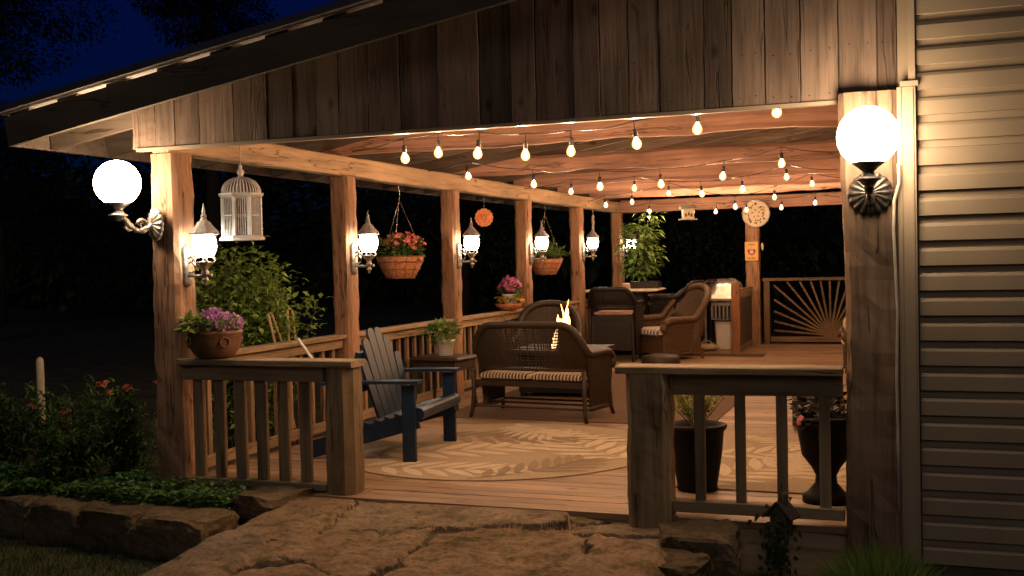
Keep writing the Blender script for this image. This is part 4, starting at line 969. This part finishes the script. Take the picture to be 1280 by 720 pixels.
# Adirondack chair: local +x is the way it faces
ad = thing('adirondack_chair', 'dark blue wooden slat back chair on the round rug, left of the entrance', 'chair', (0.93,1.55,0), math.radians(5))
WA = 0.50     # half width
b_ = M['blue']
for s in (-1, 1):
    m = MB(); m.bar((0.40,s*WA,0.0),(0.40,s*WA,0.615),0.11,0.035,up=(0,1,0)); m.build('front_leg', b_, ad)
    m = MB(); m.bar((0.46,s*(WA-0.04),0.34),(-0.52,s*(WA-0.04),0.065),0.032,0.14); m.build('side_rail', b_, ad)
    m = MB(); m.bar((0.10-0.30,s*(WA-0.005),0.07),(0.10-0.34,s*(WA-0.005),0.60),0.035,0.09,up=(1,0,0)); m.build('rear_leg', b_, ad)
    m = MB(); z_ = 0.632; y0, y1 = s*(WA+0.06), s*(WA-0.08)
    m.add([(0.50,y0,z_),(0.50,y1,z_),(0.3,s*(WA-0.09),z_),(-0.36,s*(WA-0.03),z_-0.02),(-0.36,s*(WA+0.04),z_-0.02),(0.2,s*(WA+0.07),z_)]+[(0.50,y0,z_+0.024),(0.50,y1,z_+0.024),(0.3,s*(WA-0.09),z_+0.024),(-0.36,s*(WA-0.03),z_+0.004),(-0.36,s*(WA+0.04),z_+0.004),(0.2,s*(WA+0.07),z_+0.024)],
          [(0,1,2,3,4,5),(11,10,9,8,7,6)]+[(i,(i+1)%6,6+(i+1)%6,6+i) for i in range(6)]); m.build('armrest', b_, ad)
m = MB()
for k in range(7):
    x0 = 0.48-0.088*k; z0 = 0.415-0.025*k
    if k == 0: m.tube([(0.47,-WA+0.03,0.385),(0.47,WA-0.03,0.385)],0.047,12,flat=1.1)
    else: m.bar((x0,-WA+0.02,z0),(x0,WA-0.02,z0),0.078,0.022,up=(0.27,0,1))
m.build('seat', b_, ad)
nsl = 6
for k in range(nsl):
    f = (k-(nsl-1)/2)/((nsl-1)/2); y0 = f*0.30; y1 = f*0.37; top = 1.05-0.24*f*f; sw = 0.134
    bx, bz = 0.10, 0.24; tx_, tz_ = 0.10-(top-0.24)*0.27, top
    m = MB(); d = Vector((tx_-bx,0,tz_-bz)).normalized(); nrm = Vector((d.z,0,-d.x)); vs_ = []
    prof_ = [(-sw*0.42+y0,0),(sw*0.42+y0,0)]
    outl = [(y0-sw*0.42,0.0),(y0+sw*0.42,0.0)]; L = (Vector((tx_,0,tz_))-Vector((bx,0,bz))).length
    outl += [(y1+sw/2,L-0.05),(y1+sw*0.42,L-0.02),(y1+sw*0.2,L),(y1-sw*0.2,L),(y1-sw*0.42,L-0.02),(y1-sw/2,L-0.05)]
    for off in (0,0.022):
        for (yy,ll) in outl: q = Vector((bx,yy,bz))+d*ll+nrm*off; vs_.append(q)
    n8 = len(outl); m.add(vs_,[tuple(range(n8)),tuple(range(2*n8-1,n8-1,-1))]+[(i,n8+i,n8+(i+1)%n8,(i+1)%n8) for i in range(n8)])
    m.build('back_slat', b_, ad)
m = MB(); m.bar((-0.03,-WA,0.585),(-0.03,WA,0.585),0.03,0.06); m.bar((-0.10,-0.36,0.83),(-0.10,0.36,0.83),0.03,0.07,up=(0.3,0,1)); m.build('back_brace', b_, ad)

st = thing('side_table', 'low brown wicker side table beside the blue chair', 'side table', (0.33,4.15,0), math.radians(-6))
m = MB(); pad(m,-0.30,0.30,-0.26,0.26,0.52,0.572,0.035); m.build('top', M['wicker'], st)
m = MB(); m.box((-0.25,-0.21,0.42),(0.25,0.21,0.518)); m.build('apron', M['wicker'], st)
for sx in (-1,1):
    for sy in (-1,1):
        m = MB(); m.tube([(sx*0.24,sy*0.2,0.45),(sx*0.245,sy*0.205,0.2),(sx*0.27,sy*0.22,0.0)],0.02,8); m.build('leg', M['wicker'], st)

def armchair(loc, rotz, label, mat, cush):
    t = thing('wicker_armchair', label, 'armchair', loc, rotz, 'wicker armchairs'); W, D = 0.82, 0.80
    wicker_tub(t, W, D, 0.42, 1.07, 0.58, mat, 0.36, False, 0.03, 0.05, 0.20, True)
    m = MB(); m.box((-W/2+0.04,-D/2+0.08,0.10),(W/2-0.04,D/2-0.05,0.36)); m.build('seat', mat, t)
    m = MB(); pad(m,-W/2+0.07,W/2-0.07,-D/2+0.12,D/2-0.0,0.363,0.47,0.05); m.build('seat_cushion', cush, t)
    for sx in (-1,1):
        for sy in (-1,1):
            m = MB(); m.tube([(sx*(W/2-0.05),sy*(D/2-0.06),0.14),(sx*(W/2-0.04),sy*(D/2-0.05),0.0)],0.025,8); m.build('leg', mat, t)
    return t
a1 = armchair((1.50,10.15,0), math.radians(138), 'tan wicker armchair with a high oval back in front of the grill', M['wicker_tan'], M['stripe2']); a1.scale = (1.08,1.08,1.04)
a2 = armchair((0.60,6.85,0), math.radians(193), 'dark brown wicker armchair beyond the fire, only its arched top showing', M['wicker'], M['stripe']); a2.scale = (1,1,0.93)
armchair((4.62,8.6,0), math.radians(95), 'wicker armchair with a beige cushion peeking out from behind the right post', M['wicker_tan'], M['cushion'])
tr = thing('throw_pillow', 'dark pillow with pale spots on the tan wicker armchair', 'pillow', (1.56,10.2,0.475), math.radians(138))
m = MB(); m.ball((0,-0.12,0.13),0.15,14,10,sq=(1.1,0.5,0.85)); m.build('cover', M['upholstery'], tr, smooth=True)
bg_ = thing('beige_pillow', 'pale beige pillow on the chair behind the right post', 'pillow', (4.42,8.6,0.475), 0)
m = MB(); m.ball((0,0,0.16),0.2,16,10,sq=(0.9,1.1,0.75)); m.build('cover', M['cushion'], bg_, smooth=True)
ot = thing('wicker_ottoman', 'low rounded wicker footstool in front of the tan armchair', 'footstool', (1.70,8.75,0), 0.3); ot.scale = (1,1,0.72)
m = MB(); m.lathe([(0.26,0.0),(0.28,0.05),(0.28,0.20),(0.25,0.24),(0.15,0.262),(0.002,0.27)],26); m.build('body', M['wicker'], ot, smooth=True)

bt = thing('bar_table', 'bar height dark table with a pale top at the rear of the porch', 'table', (0.62,10.95,0), math.radians(4))
m = MB(); pad(m,-0.62,0.62,-0.50,0.55,1.035,1.08,0.04); m.build('table_top', M['clock_face'], bt)
m = MB(); m.box((-0.6,-0.38,0.0),(0.6,0.42,0.04)); m.box((-0.35,-0.22,0.041),(0.35,0.25,1.033)); m.build('pedestal', M['wicker_dark'], bt)
def bar_chair(loc, rotz, label):
    t = thing('bar_chair', label, 'bar chair', loc, rotz, 'dark wicker bar chairs'); W, D = 0.72, 0.62; mat = M['wicker_dark']
    z = 0.34
    wicker_tub(t, W, D, 0.76, 1.17, 0.92, mat, 0.86, False, 0.03, 0.035, 0.12)
    m = MB(); m.box((-W/2+0.04,-D/2+0.06,0.60),(W/2-0.04,D/2-0.02,0.735)); m.build('seat', mat, t)
    m = MB(); pad(m,-W/2+0.06,W/2-0.06,-D/2+0.07,D/2,0.737,0.80,0.04); m.build('seat_cushion', M['cushion_rose'], t)
    for sx in (-1,1):
        for sy in (-1,1):
            m = MB(); m.tube([(sx*(W/2-0.05),sy*(D/2-0.06),0.62),(sx*(W/2-0.03),sy*(D/2-0.04),0.0)],0.028,8); m.build('leg', mat, t)
    m = MB()
    for sx in (-1,1): m.box((sx*(W/2-0.05)-0.012,-D/2+0.06,0.2),(sx*(W/2-0.05)+0.012,D/2-0.06,0.6))
    m.box((-W/2+0.06,-D/2+0.04,0.18),(W/2-0.06,-D/2+0.06,0.6)); m.build('skirt', mat, t)
    return t
b1 = bar_chair((0.78,9.75,0), math.radians(2), 'dark wicker bar chair with its rounded back to us before the table')
b1.scale = (1,1,0.96)
bar_chair((1.42,11.1,0), math.radians(80), 'dark bar chair right of the table, half hidden by the tan armchair')
bar_chair((1.50,11.95,0), math.radians(84), 'dark bar chair beside the silver covered grill, only its back top showing')
cj = thing('candle_jar', 'small pinkish candle jar on the near edge of the bar table', 'candle', (0.74,10.6,1.083))
m = MB(); m.lathe([(0.05,0.0),(0.062,0.01),(0.068,0.05),(0.06,0.085),(0.056,0.085),(0.05,0.03),(0.002,0.028)],20); m.build('jar', M['cushion_rose'], cj, smooth=True)
m = MB(); m.lathe([(0.061,0.0855),(0.063,0.094),(0.05,0.098),(0.002,0.099)],16); m.build('rim', M['white_pot'], cj)

gr = thing('covered_grill', 'small grill under a crumpled silver cover behind the half wall', 'grill', (2.08,12.2,0))
m = MB(); n_ = 14
vs_ = []
for i in range(n_+1):
    for j in range(n_+1):
        u_, v_ = -1+2*i/n_, -1+2*j/n_
        h = 0.32*(1-abs(u_)**5)**0.5*(1-abs(v_)**4)**0.5
        vs_.append((0.31*u_+0.03*nz((u_*3,v_*3,1)), 0.26*v_+0.03*nz((u_*3,v_*3,5)), h+0.04*nz((u_*4,v_*4,2))+0.02*nz((u_*11,v_*11,4)) if h > 0.02 else 0.0))
m.add([(x_,y_,z_+0.86) for x_,y_,z_ in vs_],[(i*(n_+1)+j,i*(n_+1)+j+1,(i+1)*(n_+1)+j+1,(i+1)*(n_+1)+j) for i in range(n_) for j in range(n_)]); m.build('cover', M['foil'], gr, smooth=True)
m = MB(); m.box((-0.34,-0.28,0.82),(0.34,0.28,0.857)); m.build('shelf', M['grey_plastic'], gr)
for sx in (-1,1):
    for sy in (-1,1):
        m = MB(); m.box((sx*0.3-0.02,sy*0.24-0.02,0.0),(sx*0.3+0.02,sy*0.24+0.02,0.818)); m.build('leg', M['grey_plastic'], gr)
cr = thing('milk_crate', 'grey slotted plastic crate above the white bin', 'crate', (2.06,12.10,0.50))
m = MB()
for (a, b) in (((-0.17,-0.15,0),(0.17,0.15,0.015)),((-0.17,-0.15,0.24),(0.17,-0.13,0.30)),((-0.17,0.13,0.24),(0.17,0.15,0.30)),((-0.17,-0.129,0.24),(-0.15,0.129,0.30)),((0.15,-0.129,0.24),(0.17,0.129,0.30))): m.box(a, b)
for k in range(6):
    x_ = -0.165+0.066*k; m.box((x_-0.014,-0.148,0.0155),(x_+0.014,-0.132,0.2395)); m.box((x_-0.014,0.132,0.0155),(x_+0.014,0.148,0.2395))
for k in range(4):
    y_ = -0.1+0.067*k
    for sx in (-1,1): m.box((sx*0.16-0.008,y_-0.014,0.0155),(sx*0.16+0.008,y_+0.014,0.2395))
m.build('basket', M['grey_plastic'], cr)
wb = thing('waste_bin', 'white plastic bin on the floor beside the half wall post', 'bin', (2.10,12.0,0))
m = MB(); m.lathe([(0.135,0.0),(0.14,0.005),(0.165,0.46),(0.175,0.465),(0.175,0.485),(0.16,0.486),(0.13,0.05),(0.002,0.04)],28,mod=lambda a, z: 1/max(abs(math.cos(a)),abs(math.sin(a)))**0.55); m.build('body', M['white_plastic'], wb, smooth=False)
m = MB(); m.tube([(0.185*math.cos(2*PI*i/28)/max(abs(math.cos(2*PI*i/28)),abs(math.sin(2*PI*i/28)))**0.55,0.185*math.sin(2*PI*i/28)/max(abs(math.cos(2*PI*i/28)),abs(math.sin(2*PI*i/28)))**0.55,0.487) for i in range(29)],0.008,5); m.build('liner', M['black'], wb)
bgx = thing('shoulder_bag', 'slumped pale bag on the floor left of the white bin', 'bag', (1.86,11.55,0)); bgx.scale = (1.1,1,0.62)
m = MB(); m.ball((0,0,0.10),0.17,14,10,sq=(1.2,0.8,0.6)); m.tube([(-0.1,0,0.17),(-0.04,0,0.27),(0.05,0,0.27),(0.11,0,0.17)],0.012,6); m.build('body', M['cushion'], bgx, smooth=True)
hk = thing('upholstered_cube', 'dark brown upholstered footstool right of the leaf patterned rug', 'footstool', (4.30,3.55,0), 0.1)
m = MB(); pad(m,-0.22,0.24,-0.22,0.22,0.02,0.30,0.05); m.build('body', M['upholstery'], hk)
pr_ = thing('pale_rod', 'short pale rod leaning on the side railing behind the front rail', 'rod', (0.13,1.55,0.0))
a_, b2 = at(372,423,x=0.16), at(386,443,x=0.24)
m = MB(); d_ = (b2-a_).normalized(); e_ = a_+d_*((a_.z-0.0)/max(0.05,-d_.z)); m.tube([a_-Vector((0.13,1.55,0)), b2-Vector((0.13,1.55,0)), e_-Vector((0.13,1.55,0))],0.014,8); m.build('shaft', M['pale_rod'], pr_)
cb = thing('power_cable', 'pale cable running down the edge of the big right post', 'cable', (5.065,-0.28,2.0))
m = MB(); pts = [(1123,205),(1124,228),(1118,250),(1117,285),(1119,330),(1122,390),(1121,470),(1123,560),(1124,640)]
m.tube([at(u_,v_,y=-0.275)-Vector((5.065,-0.28,2.0)) for u_, v_ in pts],0.010,6); m.build('cable', M['cable'], cb, smooth=True)

# ================================================================== RUGS (top sheets 4-6 mm above the deck)
def frond(mb, base, ang, L, curve, wid, clip, z, rnd, n=9):
    p_ = Vector((base[0],base[1],0)); a = ang; pts = []
    for i in range(n+1):
        pts.append((p_.copy(), a)); p_ += Vector((math.cos(a),math.sin(a),0))*L/n; a += curve/n
    for i in range(1, n):
        q, a = pts[i]; f = i/n; ll = 1.5*wid*math.sin(PI*(0.12+0.80*f))**0.8
        for s in (-1,1):
            an = a+s*(1.0-0.45*f); d = Vector((math.cos(an),math.sin(an),0)); t_ = Vector((-d.y,d.x,0)); w2 = L/n*0.33
            poly = [q+t_*-w2*0.3, q+d*ll*0.4-t_*w2, q+d*ll*0.75-t_*w2*0.7, q+d*ll, q+d*ll*0.75+t_*w2*0.7, q+d*ll*0.4+t_*w2, q+t_*w2*0.3]
            if all(clip(v.x,v.y) for v in poly): mb.add([(v.x,v.y,z) for v in poly],[tuple(range(7))])
    for i in range(n):
        q, a = pts[i]; q2, a2 = pts[i+1]; t_ = Vector((-math.sin(a),math.cos(a),0))*0.006
        if all(clip(v.x,v.y) for v in (q,q2)): mb.add([(v.x,v.y,z) for v in (q-t_,q2-t_,q2+t_,q+t_)],[(0,1,2,3)])
rug = MB(); seg = 72; RR = 1.36
rug.add([(RR*math.cos(2*PI*i/seg),RR*math.sin(2*PI*i/seg),0.003) for i in range(seg)]+[(RR*math.cos(2*PI*i/seg),RR*math.sin(2*PI*i/seg),0.008) for i in range(seg)], [tuple(range(seg,2*seg))]+[(i,(i+1)%seg,seg+(i+1)%seg,seg+i) for i in range(seg)])
rd = random.Random(41); clipc = lambda x_, y_: x_*x_+y_*y_ < (RR-0.02)**2
for k, (bx, by, an, L, cu, wd, mt) in enumerate([(-1.25,-0.55,0.25,1.9,0.5,0.34,2),(-0.9,-1.0,-0.05,1.5,0.35,0.28,2),(1.28,-0.35,2.5,1.7,-0.5,0.36,2),(0.25,-1.3,0.75,1.2,0.6,0.30,1),(-0.9,0.55,-0.15,1.5,0.5,0.34,1),(1.2,0.55,2.6,1.6,0.4,0.34,2),(-0.3,1.25,-1.0,0.9,0.4,0.30,2)]):
    rug.mi = mt; frond(rug,(bx,by),an,L,cu,wd,clipc,0.0095+0.0006*k,rd)
tag(rug.build('round_rug', [M['rug_tan'],M['rug_dark'],M['rug_light']], loc=(1.83,1.86,0)), 'round tan rug with a palm leaf pattern just inside the entrance', 'rug')
rug = MB(); X0, X1, Y0, Y1 = -0.75, 0.75, -1.22, 1.22
rug.box((X0,Y0,0.003),(X1,Y1,0.008)); clipr = lambda x_, y_: X0+0.03 < x_ < X1-0.03 and Y0+0.03 < y_ < Y1-0.03
for k, (bx, by, an, L, cu, wd, mt) in enumerate([(-0.68,-1.15,0.75,1.5,0.5,0.34,2),(0.68,-1.0,2.2,1.4,-0.4,0.34,2),(-0.66,0.0,0.3,1.3,0.5,0.30,2),(0.66,0.2,2.3,1.4,0.4,0.32,2)]):
    rug.mi = mt; frond(rug,(bx,by),an,L,cu,wd,clipr,0.0095+0.0006*k,rd)
tag(rug.build('patterned_rug', [M['rug_tan'],M['rug_dark'],M['rug_light']], loc=(4.19,1.90,0)), 'rectangular tan rug with pale palm leaves behind the right front railing', 'rug')
rug = MB(); rug.box((-1.45,-2.3,0.003),(1.35,2.3,0.009)); tag(rug.build('brown_rug', M['rug_brown'], loc=(2.0,5.72,0)), 'plain brown rug under the loveseat and fire table', 'rug')
rug = MB(); rug.box((-0.62,-0.22,0.003),(0.62,0.22,0.010)); tag(rug.build('door_mat', M['mat_dark'], loc=(2.30,10.75,0)), 'narrow dark mat on the boards before the half wall', 'mat')

# ================================================================== STONES, GARDEN
def rock(loc, size, rotz, seed, label, group):
    m = MB(); n_ = 11; idx = {}; vs_ = []; fs_ = []
    def V(p_):
        k = tuple(round(c, 4) for c in p_)
        if k not in idx:
            v = Vector(p_); q = Vector(tuple(math.copysign(abs(c)**0.92, c) for c in v))
            q *= 1-0.20*max(0, (abs(v.x)+abs(v.y)+abs(v.z)-2.2))
            d = 0.17*mn.noise(v*1.3+Vector((seed,seed,seed)))+0.10*mn.noise(v*3.0+Vector((seed,0,0)))+0.022*mn.noise(v*9+Vector((0,seed,0)))
            d += 0.03*math.floor(2.6*mn.noise(v*1.7+Vector((seed*2,seed,3))))
            q += v.normalized()*d
            idx[k] = len(vs_); vs_.append((q.x*size[0]/2, q.y*size[1]/2, q.z*size[2]/2))
        return idx[k]
    for ax in range(3):
        for s in (-1, 1):
            for i in range(n_):
                for j in range(n_):
                    c = []
                    for (a, b) in ((i,j),(i+1,j),(i+1,j+1),(i,j+1)):
                        p_ = [0,0,0]; p_[ax] = s; p_[(ax+1)%3] = -1+2*a/n_; p_[(ax+2)%3] = -1+2*b/n_; c.append(V(p_))
                    fs_.append(tuple(c) if s > 0 else tuple(reversed(c)))
    m.add(vs_, fs_); o = m.build('border_stone', M['block'], loc=loc, smooth=False); o.rotation_euler = (0,0,rotz)
    tag(o, label, 'stone', group)
gl = 'stones edging the left flower bed'
rock((-1.02,-0.50,-0.215), (0.50,0.36,0.34), -0.1, 1.3, 'border stone at the far left end of the flower bed', gl)
rock((-0.50,-0.60,-0.215), (0.42,0.38,0.36), 0.1, 4.1, 'squarish border stone second from the left in the flower bed edge', gl)
rock((0.00,-0.66,-0.215), (0.54,0.36,0.35), -0.05, 7.7, 'border stone in the middle of the flower bed edge', gl)
rock((0.60,-0.72,-0.215), (0.66,0.42,0.36), -0.12, 11.2, 'broad border stone at the path corner of the flower bed', gl)
rock((0.98,-0.16,-0.13), (0.44,0.66,0.34), -0.2, 15.8, 'flat border stone running back to the railing post along the path', gl)
g2 = 'stones edging the path on the right'
rock((3.95,-0.42,-0.17), (0.44,0.46,0.36), 0.15, 21.5, 'tallest square stone against the right end post', g2)
rock((3.86,-0.86,-0.22), (0.44,0.36,0.32), -0.1, 25.2, 'middle stone of the right path edge', g2)
rock((3.83,-1.25,-0.26), (0.46,0.36,0.30), 0.1, 29.9, 'nearest stone of the right path edge at the frame bottom', g2)

# soil bed + ground cover
rr = random.Random(51); m = MB()
m.box((-3.2,-0.62,-0.30),(0.8,0.55,-0.10)); structure(m.build('flower_bed', M['soil']))
m = MB()
for _ in range(11000):
    x_ = rr.uniform(-3.0,1.0); y_ = rr.uniform(-0.55,0.0)
    if x_ > -0.3 and y_ > -0.16: continue
    if x_ > 0.78 and y_ < -0.05: continue
    if nz((x_*2,y_*3,2)) < -0.45: continue
    h = rr.uniform(0.0,0.19)*(0.8+0.5*nz((x_*2.2,y_*2.2,8))) ; a = rr.uniform(0,2*PI)
    m.leaf((x_,y_,-0.10+h),(math.cos(a),math.sin(a),rr.uniform(0.0,0.9)),(rr.uniform(-.4,.4),rr.uniform(-.4,.4),1),rr.uniform(0.035,0.068),rr.uniform(0.028,0.046),0.15)
tag(stuff(m.build('ground_cover', M['ground_leaf'])), 'low glossy green ground cover spilling over the left border stones', 'ground cover')
# lawn
m = MB()
for _ in range(16000):
    x_ = rr.uniform(-4.0,1.0); y_ = rr.uniform(-2.6,-0.6)
    a = rr.uniform(0,2*PI); h = rr.uniform(0.03,0.075)
    z_ = ground_z(x_,y_)-0.004; lx, ly = rr.uniform(-.03,.03), rr.uniform(-.03,.03); wx, wy = 0.0035*math.cos(a), 0.0035*math.sin(a)
    m.add([(x_-wx,y_-wy,z_),(x_+wx,y_+wy,z_),(x_+lx,y_+ly,z_+h)],[(0,1,2)])
tag(stuff(m.build('lawn_grass', M['grass'])), 'short dark lawn grass in the bottom left corner', 'grass')

def flowering_plant(loc, h, wd, rnd, label, flowers):
    t = thing('flowering_plant', label, 'plant', loc, 0, 'tall plants in the left flower bed'); st_ = MB(); fo = MB(); fl_ = MB(); heads = []
    for k in range(26):
        a = rnd.uniform(0,2*PI); q = rnd.uniform(0,wd*0.5); top = Vector((q*math.cos(a)*1.5, q*math.sin(a)*1.2, h*rnd.uniform(0.55,1.0)))
        b = Vector((q*0.4*math.cos(a), q*0.4*math.sin(a), 0)); st_.tube([b, b.lerp(top,0.5)+Vector((rnd.uniform(-.03,.03),0,0.03)), top],[0.006,0.005,0.003],4); heads.append(top)
        for s_ in range(60):
            f = rnd.uniform(0.05,1); q_ = b.lerp(top,f); fo.leaf(q_+Vector((rnd.uniform(-.05,.05),rnd.uniform(-.05,.05),0)),(rnd.uniform(-1,1),rnd.uniform(-1,1),rnd.uniform(-.2,.8)),(0,0,1),rnd.uniform(0.05,0.11),rnd.uniform(0.02,0.035))
    st_.build('stems', M['leaf_dark'], t); fo.build('foliage', M['leaf'], t)
    for k in range(flowers):
        p_ = heads[k]+Vector((0,0,0.01))
        fl_ = MB()
        for _ in range(7): fl_.flower(p_+Vector((rnd.uniform(-.03,.03),rnd.uniform(-.03,.03),rnd.uniform(-.015,.02))),(rnd.uniform(-1,1),rnd.uniform(-1,0.3),1),0.026)
        fl_.build('bloom', M['orange'], t)
    return t
for (x_, y_, h, wd, nf, lab) in [(-0.52,0.05,0.78,0.5,5,'tall dark plant with coral orange blooms left of the front post'),
                                (-1.15,0.15,0.72,0.62,3,'bushy dark plant with two faded blooms in front of the pale stake'),
                                (-1.80,0.05,0.72,0.7,3,'sprawling dark plant with a few dull orange blooms at the left edge'),
                                (-0.80,-0.22,0.42,0.5,0,'low dark leafy plant behind the second border stone'),
                                (-2.45,0.25,0.72,0.7,1,'dark leafy plant running out of the left edge of the picture')]:
    flowering_plant((x_,y_,-0.12), h+0.12, wd, random.Random(int(h*100+x_*50)), lab, nf)
stk = thing('garden_stake', 'pale round topped post standing alone in the dark garden', 'post', (-2.73,1.5,-0.30))
m = MB(); m.tube([(0,0,0),(0,0,1.02),(0,0,1.05),(0,0,1.065)],[0.038,0.036,0.028,0.01],14); m.build('shaft', M['stake'], stk, smooth=True)

# bush behind the front rail
bu = thing('bush', 'leafy green bush outside the side railing behind the flower bowl', 'bush', (-0.55,1.75,-0.30))
rr = random.Random(61); st_ = MB(); fo = MB()
for k in range(78):
    a = rr.uniform(0,2*PI); q = rr.uniform(0.05,0.66); H = rr.uniform(1.35,2.0)*(1.06-0.20*q); top = Vector((q*math.cos(a)*1.05, q*math.sin(a)*1.0, H)); b = Vector((q*0.25*math.cos(a),q*0.25*math.sin(a),0)); md = b.lerp(top,0.5)+Vector((0,0,0.12))
    st_.tube([b,md,top],[0.010,0.007,0.003],5)
    for s_ in range(105):
        f = rr.uniform(0.2,1.02); c = b.lerp(md,f*2) if f < 0.5 else md.lerp(top,(f-0.5)*2); c += Vector((rr.uniform(-.12,.12),rr.uniform(-.12,.12),rr.uniform(-.06,.08)))
        fo.leaf(c,(rr.uniform(-1,1),rr.uniform(-1,1),rr.uniform(-.3,.7)),(rr.uniform(-.5,.5),rr.uniform(-.5,.5),1),rr.uniform(0.06,0.10),rr.uniform(0.035,0.055))
st_.build('stems', M['bark'], bu); fo.build('foliage', M['leaf_bush'], bu)
for (u0, v0, u1, v1, lab) in [(335,392,346,440,'thin pale garden cane leaning left, leftmost in front of the bush'),(339,391,356,440,'pale garden cane crossing the leftmost cane in front of the bush'),(359,387,361,436,'upright pale garden cane in the middle of the bush'),(365,388,370,436,'pale garden cane with a bent tip, rightmost in front of the bush')]:
    p0, p1 = at(u0,v0,x=-0.12), at(u1,v1,x=-0.10); d = (p1-p0).normalized(); e = p1+d*((p1.z+0.3)/max(0.2,-d.z))
    t = thing('garden_cane', lab, 'cane', e, 0, 'canes before the bush'); m = MB(); m.tube([p0-e,(p0+e)/2-e+Vector((0.01,0,0)),Vector((0,0,0))],0.011,6); m.build('shaft', M['cane'], t)

# grass tuft and mossy birdhouse at the right
tf = thing('grass_tuft', 'feathery green tuft growing at the foot of the beige siding', 'plant', (4.95,-0.62,-0.32))
m = MB(); rr = random.Random(71)
for _ in range(2600):
    x_ = rr.gauss(0,0.16); y_ = rr.gauss(0,0.12); h = rr.uniform(0.14,0.40)*math.exp(-(x_/0.34)**2); a = rr.uniform(0,2*PI); wx, wy = 0.0025*math.cos(a), 0.0025*math.sin(a); lx, ly = rr.gauss(x_*0.35,0.05), rr.gauss(0,0.05)
    m.add([(x_-wx,y_-wy,0),(x_+wx,y_+wy,0),(x_+lx*0.5+wx*.7,y_+ly*0.5+wy*.7,h*0.65),(x_+lx*0.5-wx*.7,y_+ly*0.5-wy*.7,h*0.65),(x_+lx*1.2,y_+ly*1.2,h)],[(0,1,2,3),(3,2,4)])
m.build('blades', M['leaf_bright'], tf)
bh = thing('birdhouse', 'mossy little wooden birdhouse on a stake before the right railing', 'birdhouse', (4.41,-0.34,-0.30), math.radians(-20)); bh.scale = (0.66,0.66,0.92)
m = MB(); m.hewn((0,0,0),(0,0,0.30),0.05,0.05,n=6,jit=0.004,seed=3,ch=0.008); m.build('stake', M['mossy'], bh)
m = MB(); m.hewn((0,0,0.30),(0,0,0.43),0.16,0.13,n=5,jit=0.006,seed=5,ch=0.01); m.add([(-0.08,-0.065,0.43),(0.08,-0.065,0.43),(0.08,0.065,0.43),(-0.08,0.065,0.43),(0,-0.065,0.50),(0,0.065,0.50)],[(0,1,4),(2,3,5),(3,2,1,0)]); m.build('body', M['mossy'], bh)
m = MB()
for s in (-1,1): m.bar((0.0+s*0.004,0,0.513),(s*0.135,0,0.415),0.19,0.016)
m.build('roof', M['bark'], bh)
m = MB(); m.tube([(0.02,-0.068,0.395),(0.02,-0.078,0.395)],0.022,14); m.build('entrance', M['black'], bh)
m = MB(); m.tube([(0.035,0,0.49),(0.04,0,0.56),(0.04,0,0.575)],[0.026,0.028,0.02],8); m.build('chimney', M['mossy'], bh)
m = MB(); rr = random.Random(73)
for _ in range(120): m.leaf((rr.gauss(0,0.09),-0.07+rr.gauss(0,0.02),0.25+rr.gauss(0,0.12)),(rr.uniform(-1,1),-0.4,rr.uniform(-1,.4)),(0,-1,0.3),0.06,0.035)
m.build('ivy', M['leaf_dark'], bh)

# ================================================================== TREES
def tree(loc, h, rad, cz, rnd, label, n=20000, ln=0.14):
    t = thing('tree', label, 'tree', loc, 0, 'dark trees beyond the garden')
    m = MB(); m.tube([(0,0,0),(0.1,0,h*0.35),(0.0,0.1,h*0.7),(0,0,h*0.92)],[h*0.02,h*0.014,h*0.009,0.03],9)
    cl = []
    for k in range(22):
        a = rnd.uniform(0,2*PI); z_ = rnd.uniform(cz,h*0.97); q = rad*rnd.uniform(0.35,1.0)*(1-0.55*max(0,(z_-cz)/(h-cz)-0.35)); c = Vector((q*math.cos(a),q*math.sin(a),z_)); cl.append(c)
        m.tube([(0,0,max(1.0,z_-q*0.5)), c*0.5+Vector((0,0,z_*0.5-0.1)), c],[0.05,0.035,0.015],5)
    m.build('trunk', M['bark'], t, smooth=True)
    f = MB()
    for c in cl: cloud(f, c, (rad*0.34,rad*0.34,rad*0.24), n//22, ln, ln*0.55, rnd, up=0.0, shell=0.4, jig=0.25)
    f.build('crown', M['leaf_dark'], t)
tr_specs = [(-18.6,15,12.5,3.4,7.6,'tall dark tree at the top left corner against the blue sky'),
            (-13.6,19.5,14,2.2,8.1,'narrower dark tree behind the roof edge against the blue sky'),
            (-26,24,8,4.0,1.5,'dark tree low at the far left behind the garden'),
            (-9,27,9,4.2,1.5,'dark tree behind the second and third posts'),
            (-1,26,8.5,4,1.5,'dark tree behind the rear corner of the porch'),
            (8,28,9,4.5,1.5,'dark tree behind the sunburst railing')]
for i, (x_, y_, h, rad, cz, lab) in enumerate(tr_specs): tree((x_,y_,-0.3), h, rad, cz, random.Random(80+i), lab)
wd_ = MB(); rr = random.Random(91)
for k in range(150):
    x_ = -70+110*k/149+rr.uniform(-1,1); y_ = 40+rr.uniform(-6,8); h = rr.uniform(5.5,8.5)
    cloud(wd_, (x_,y_,h*0.5), (2.6,2.2,h*0.55), 190, 0.75, 0.5, rr, up=0.0, shell=0.6, jig=0.2)
tag(stuff(wd_.build('far_woods', M['leaf_dark'])), 'black line of far woods along the horizon', 'woods')
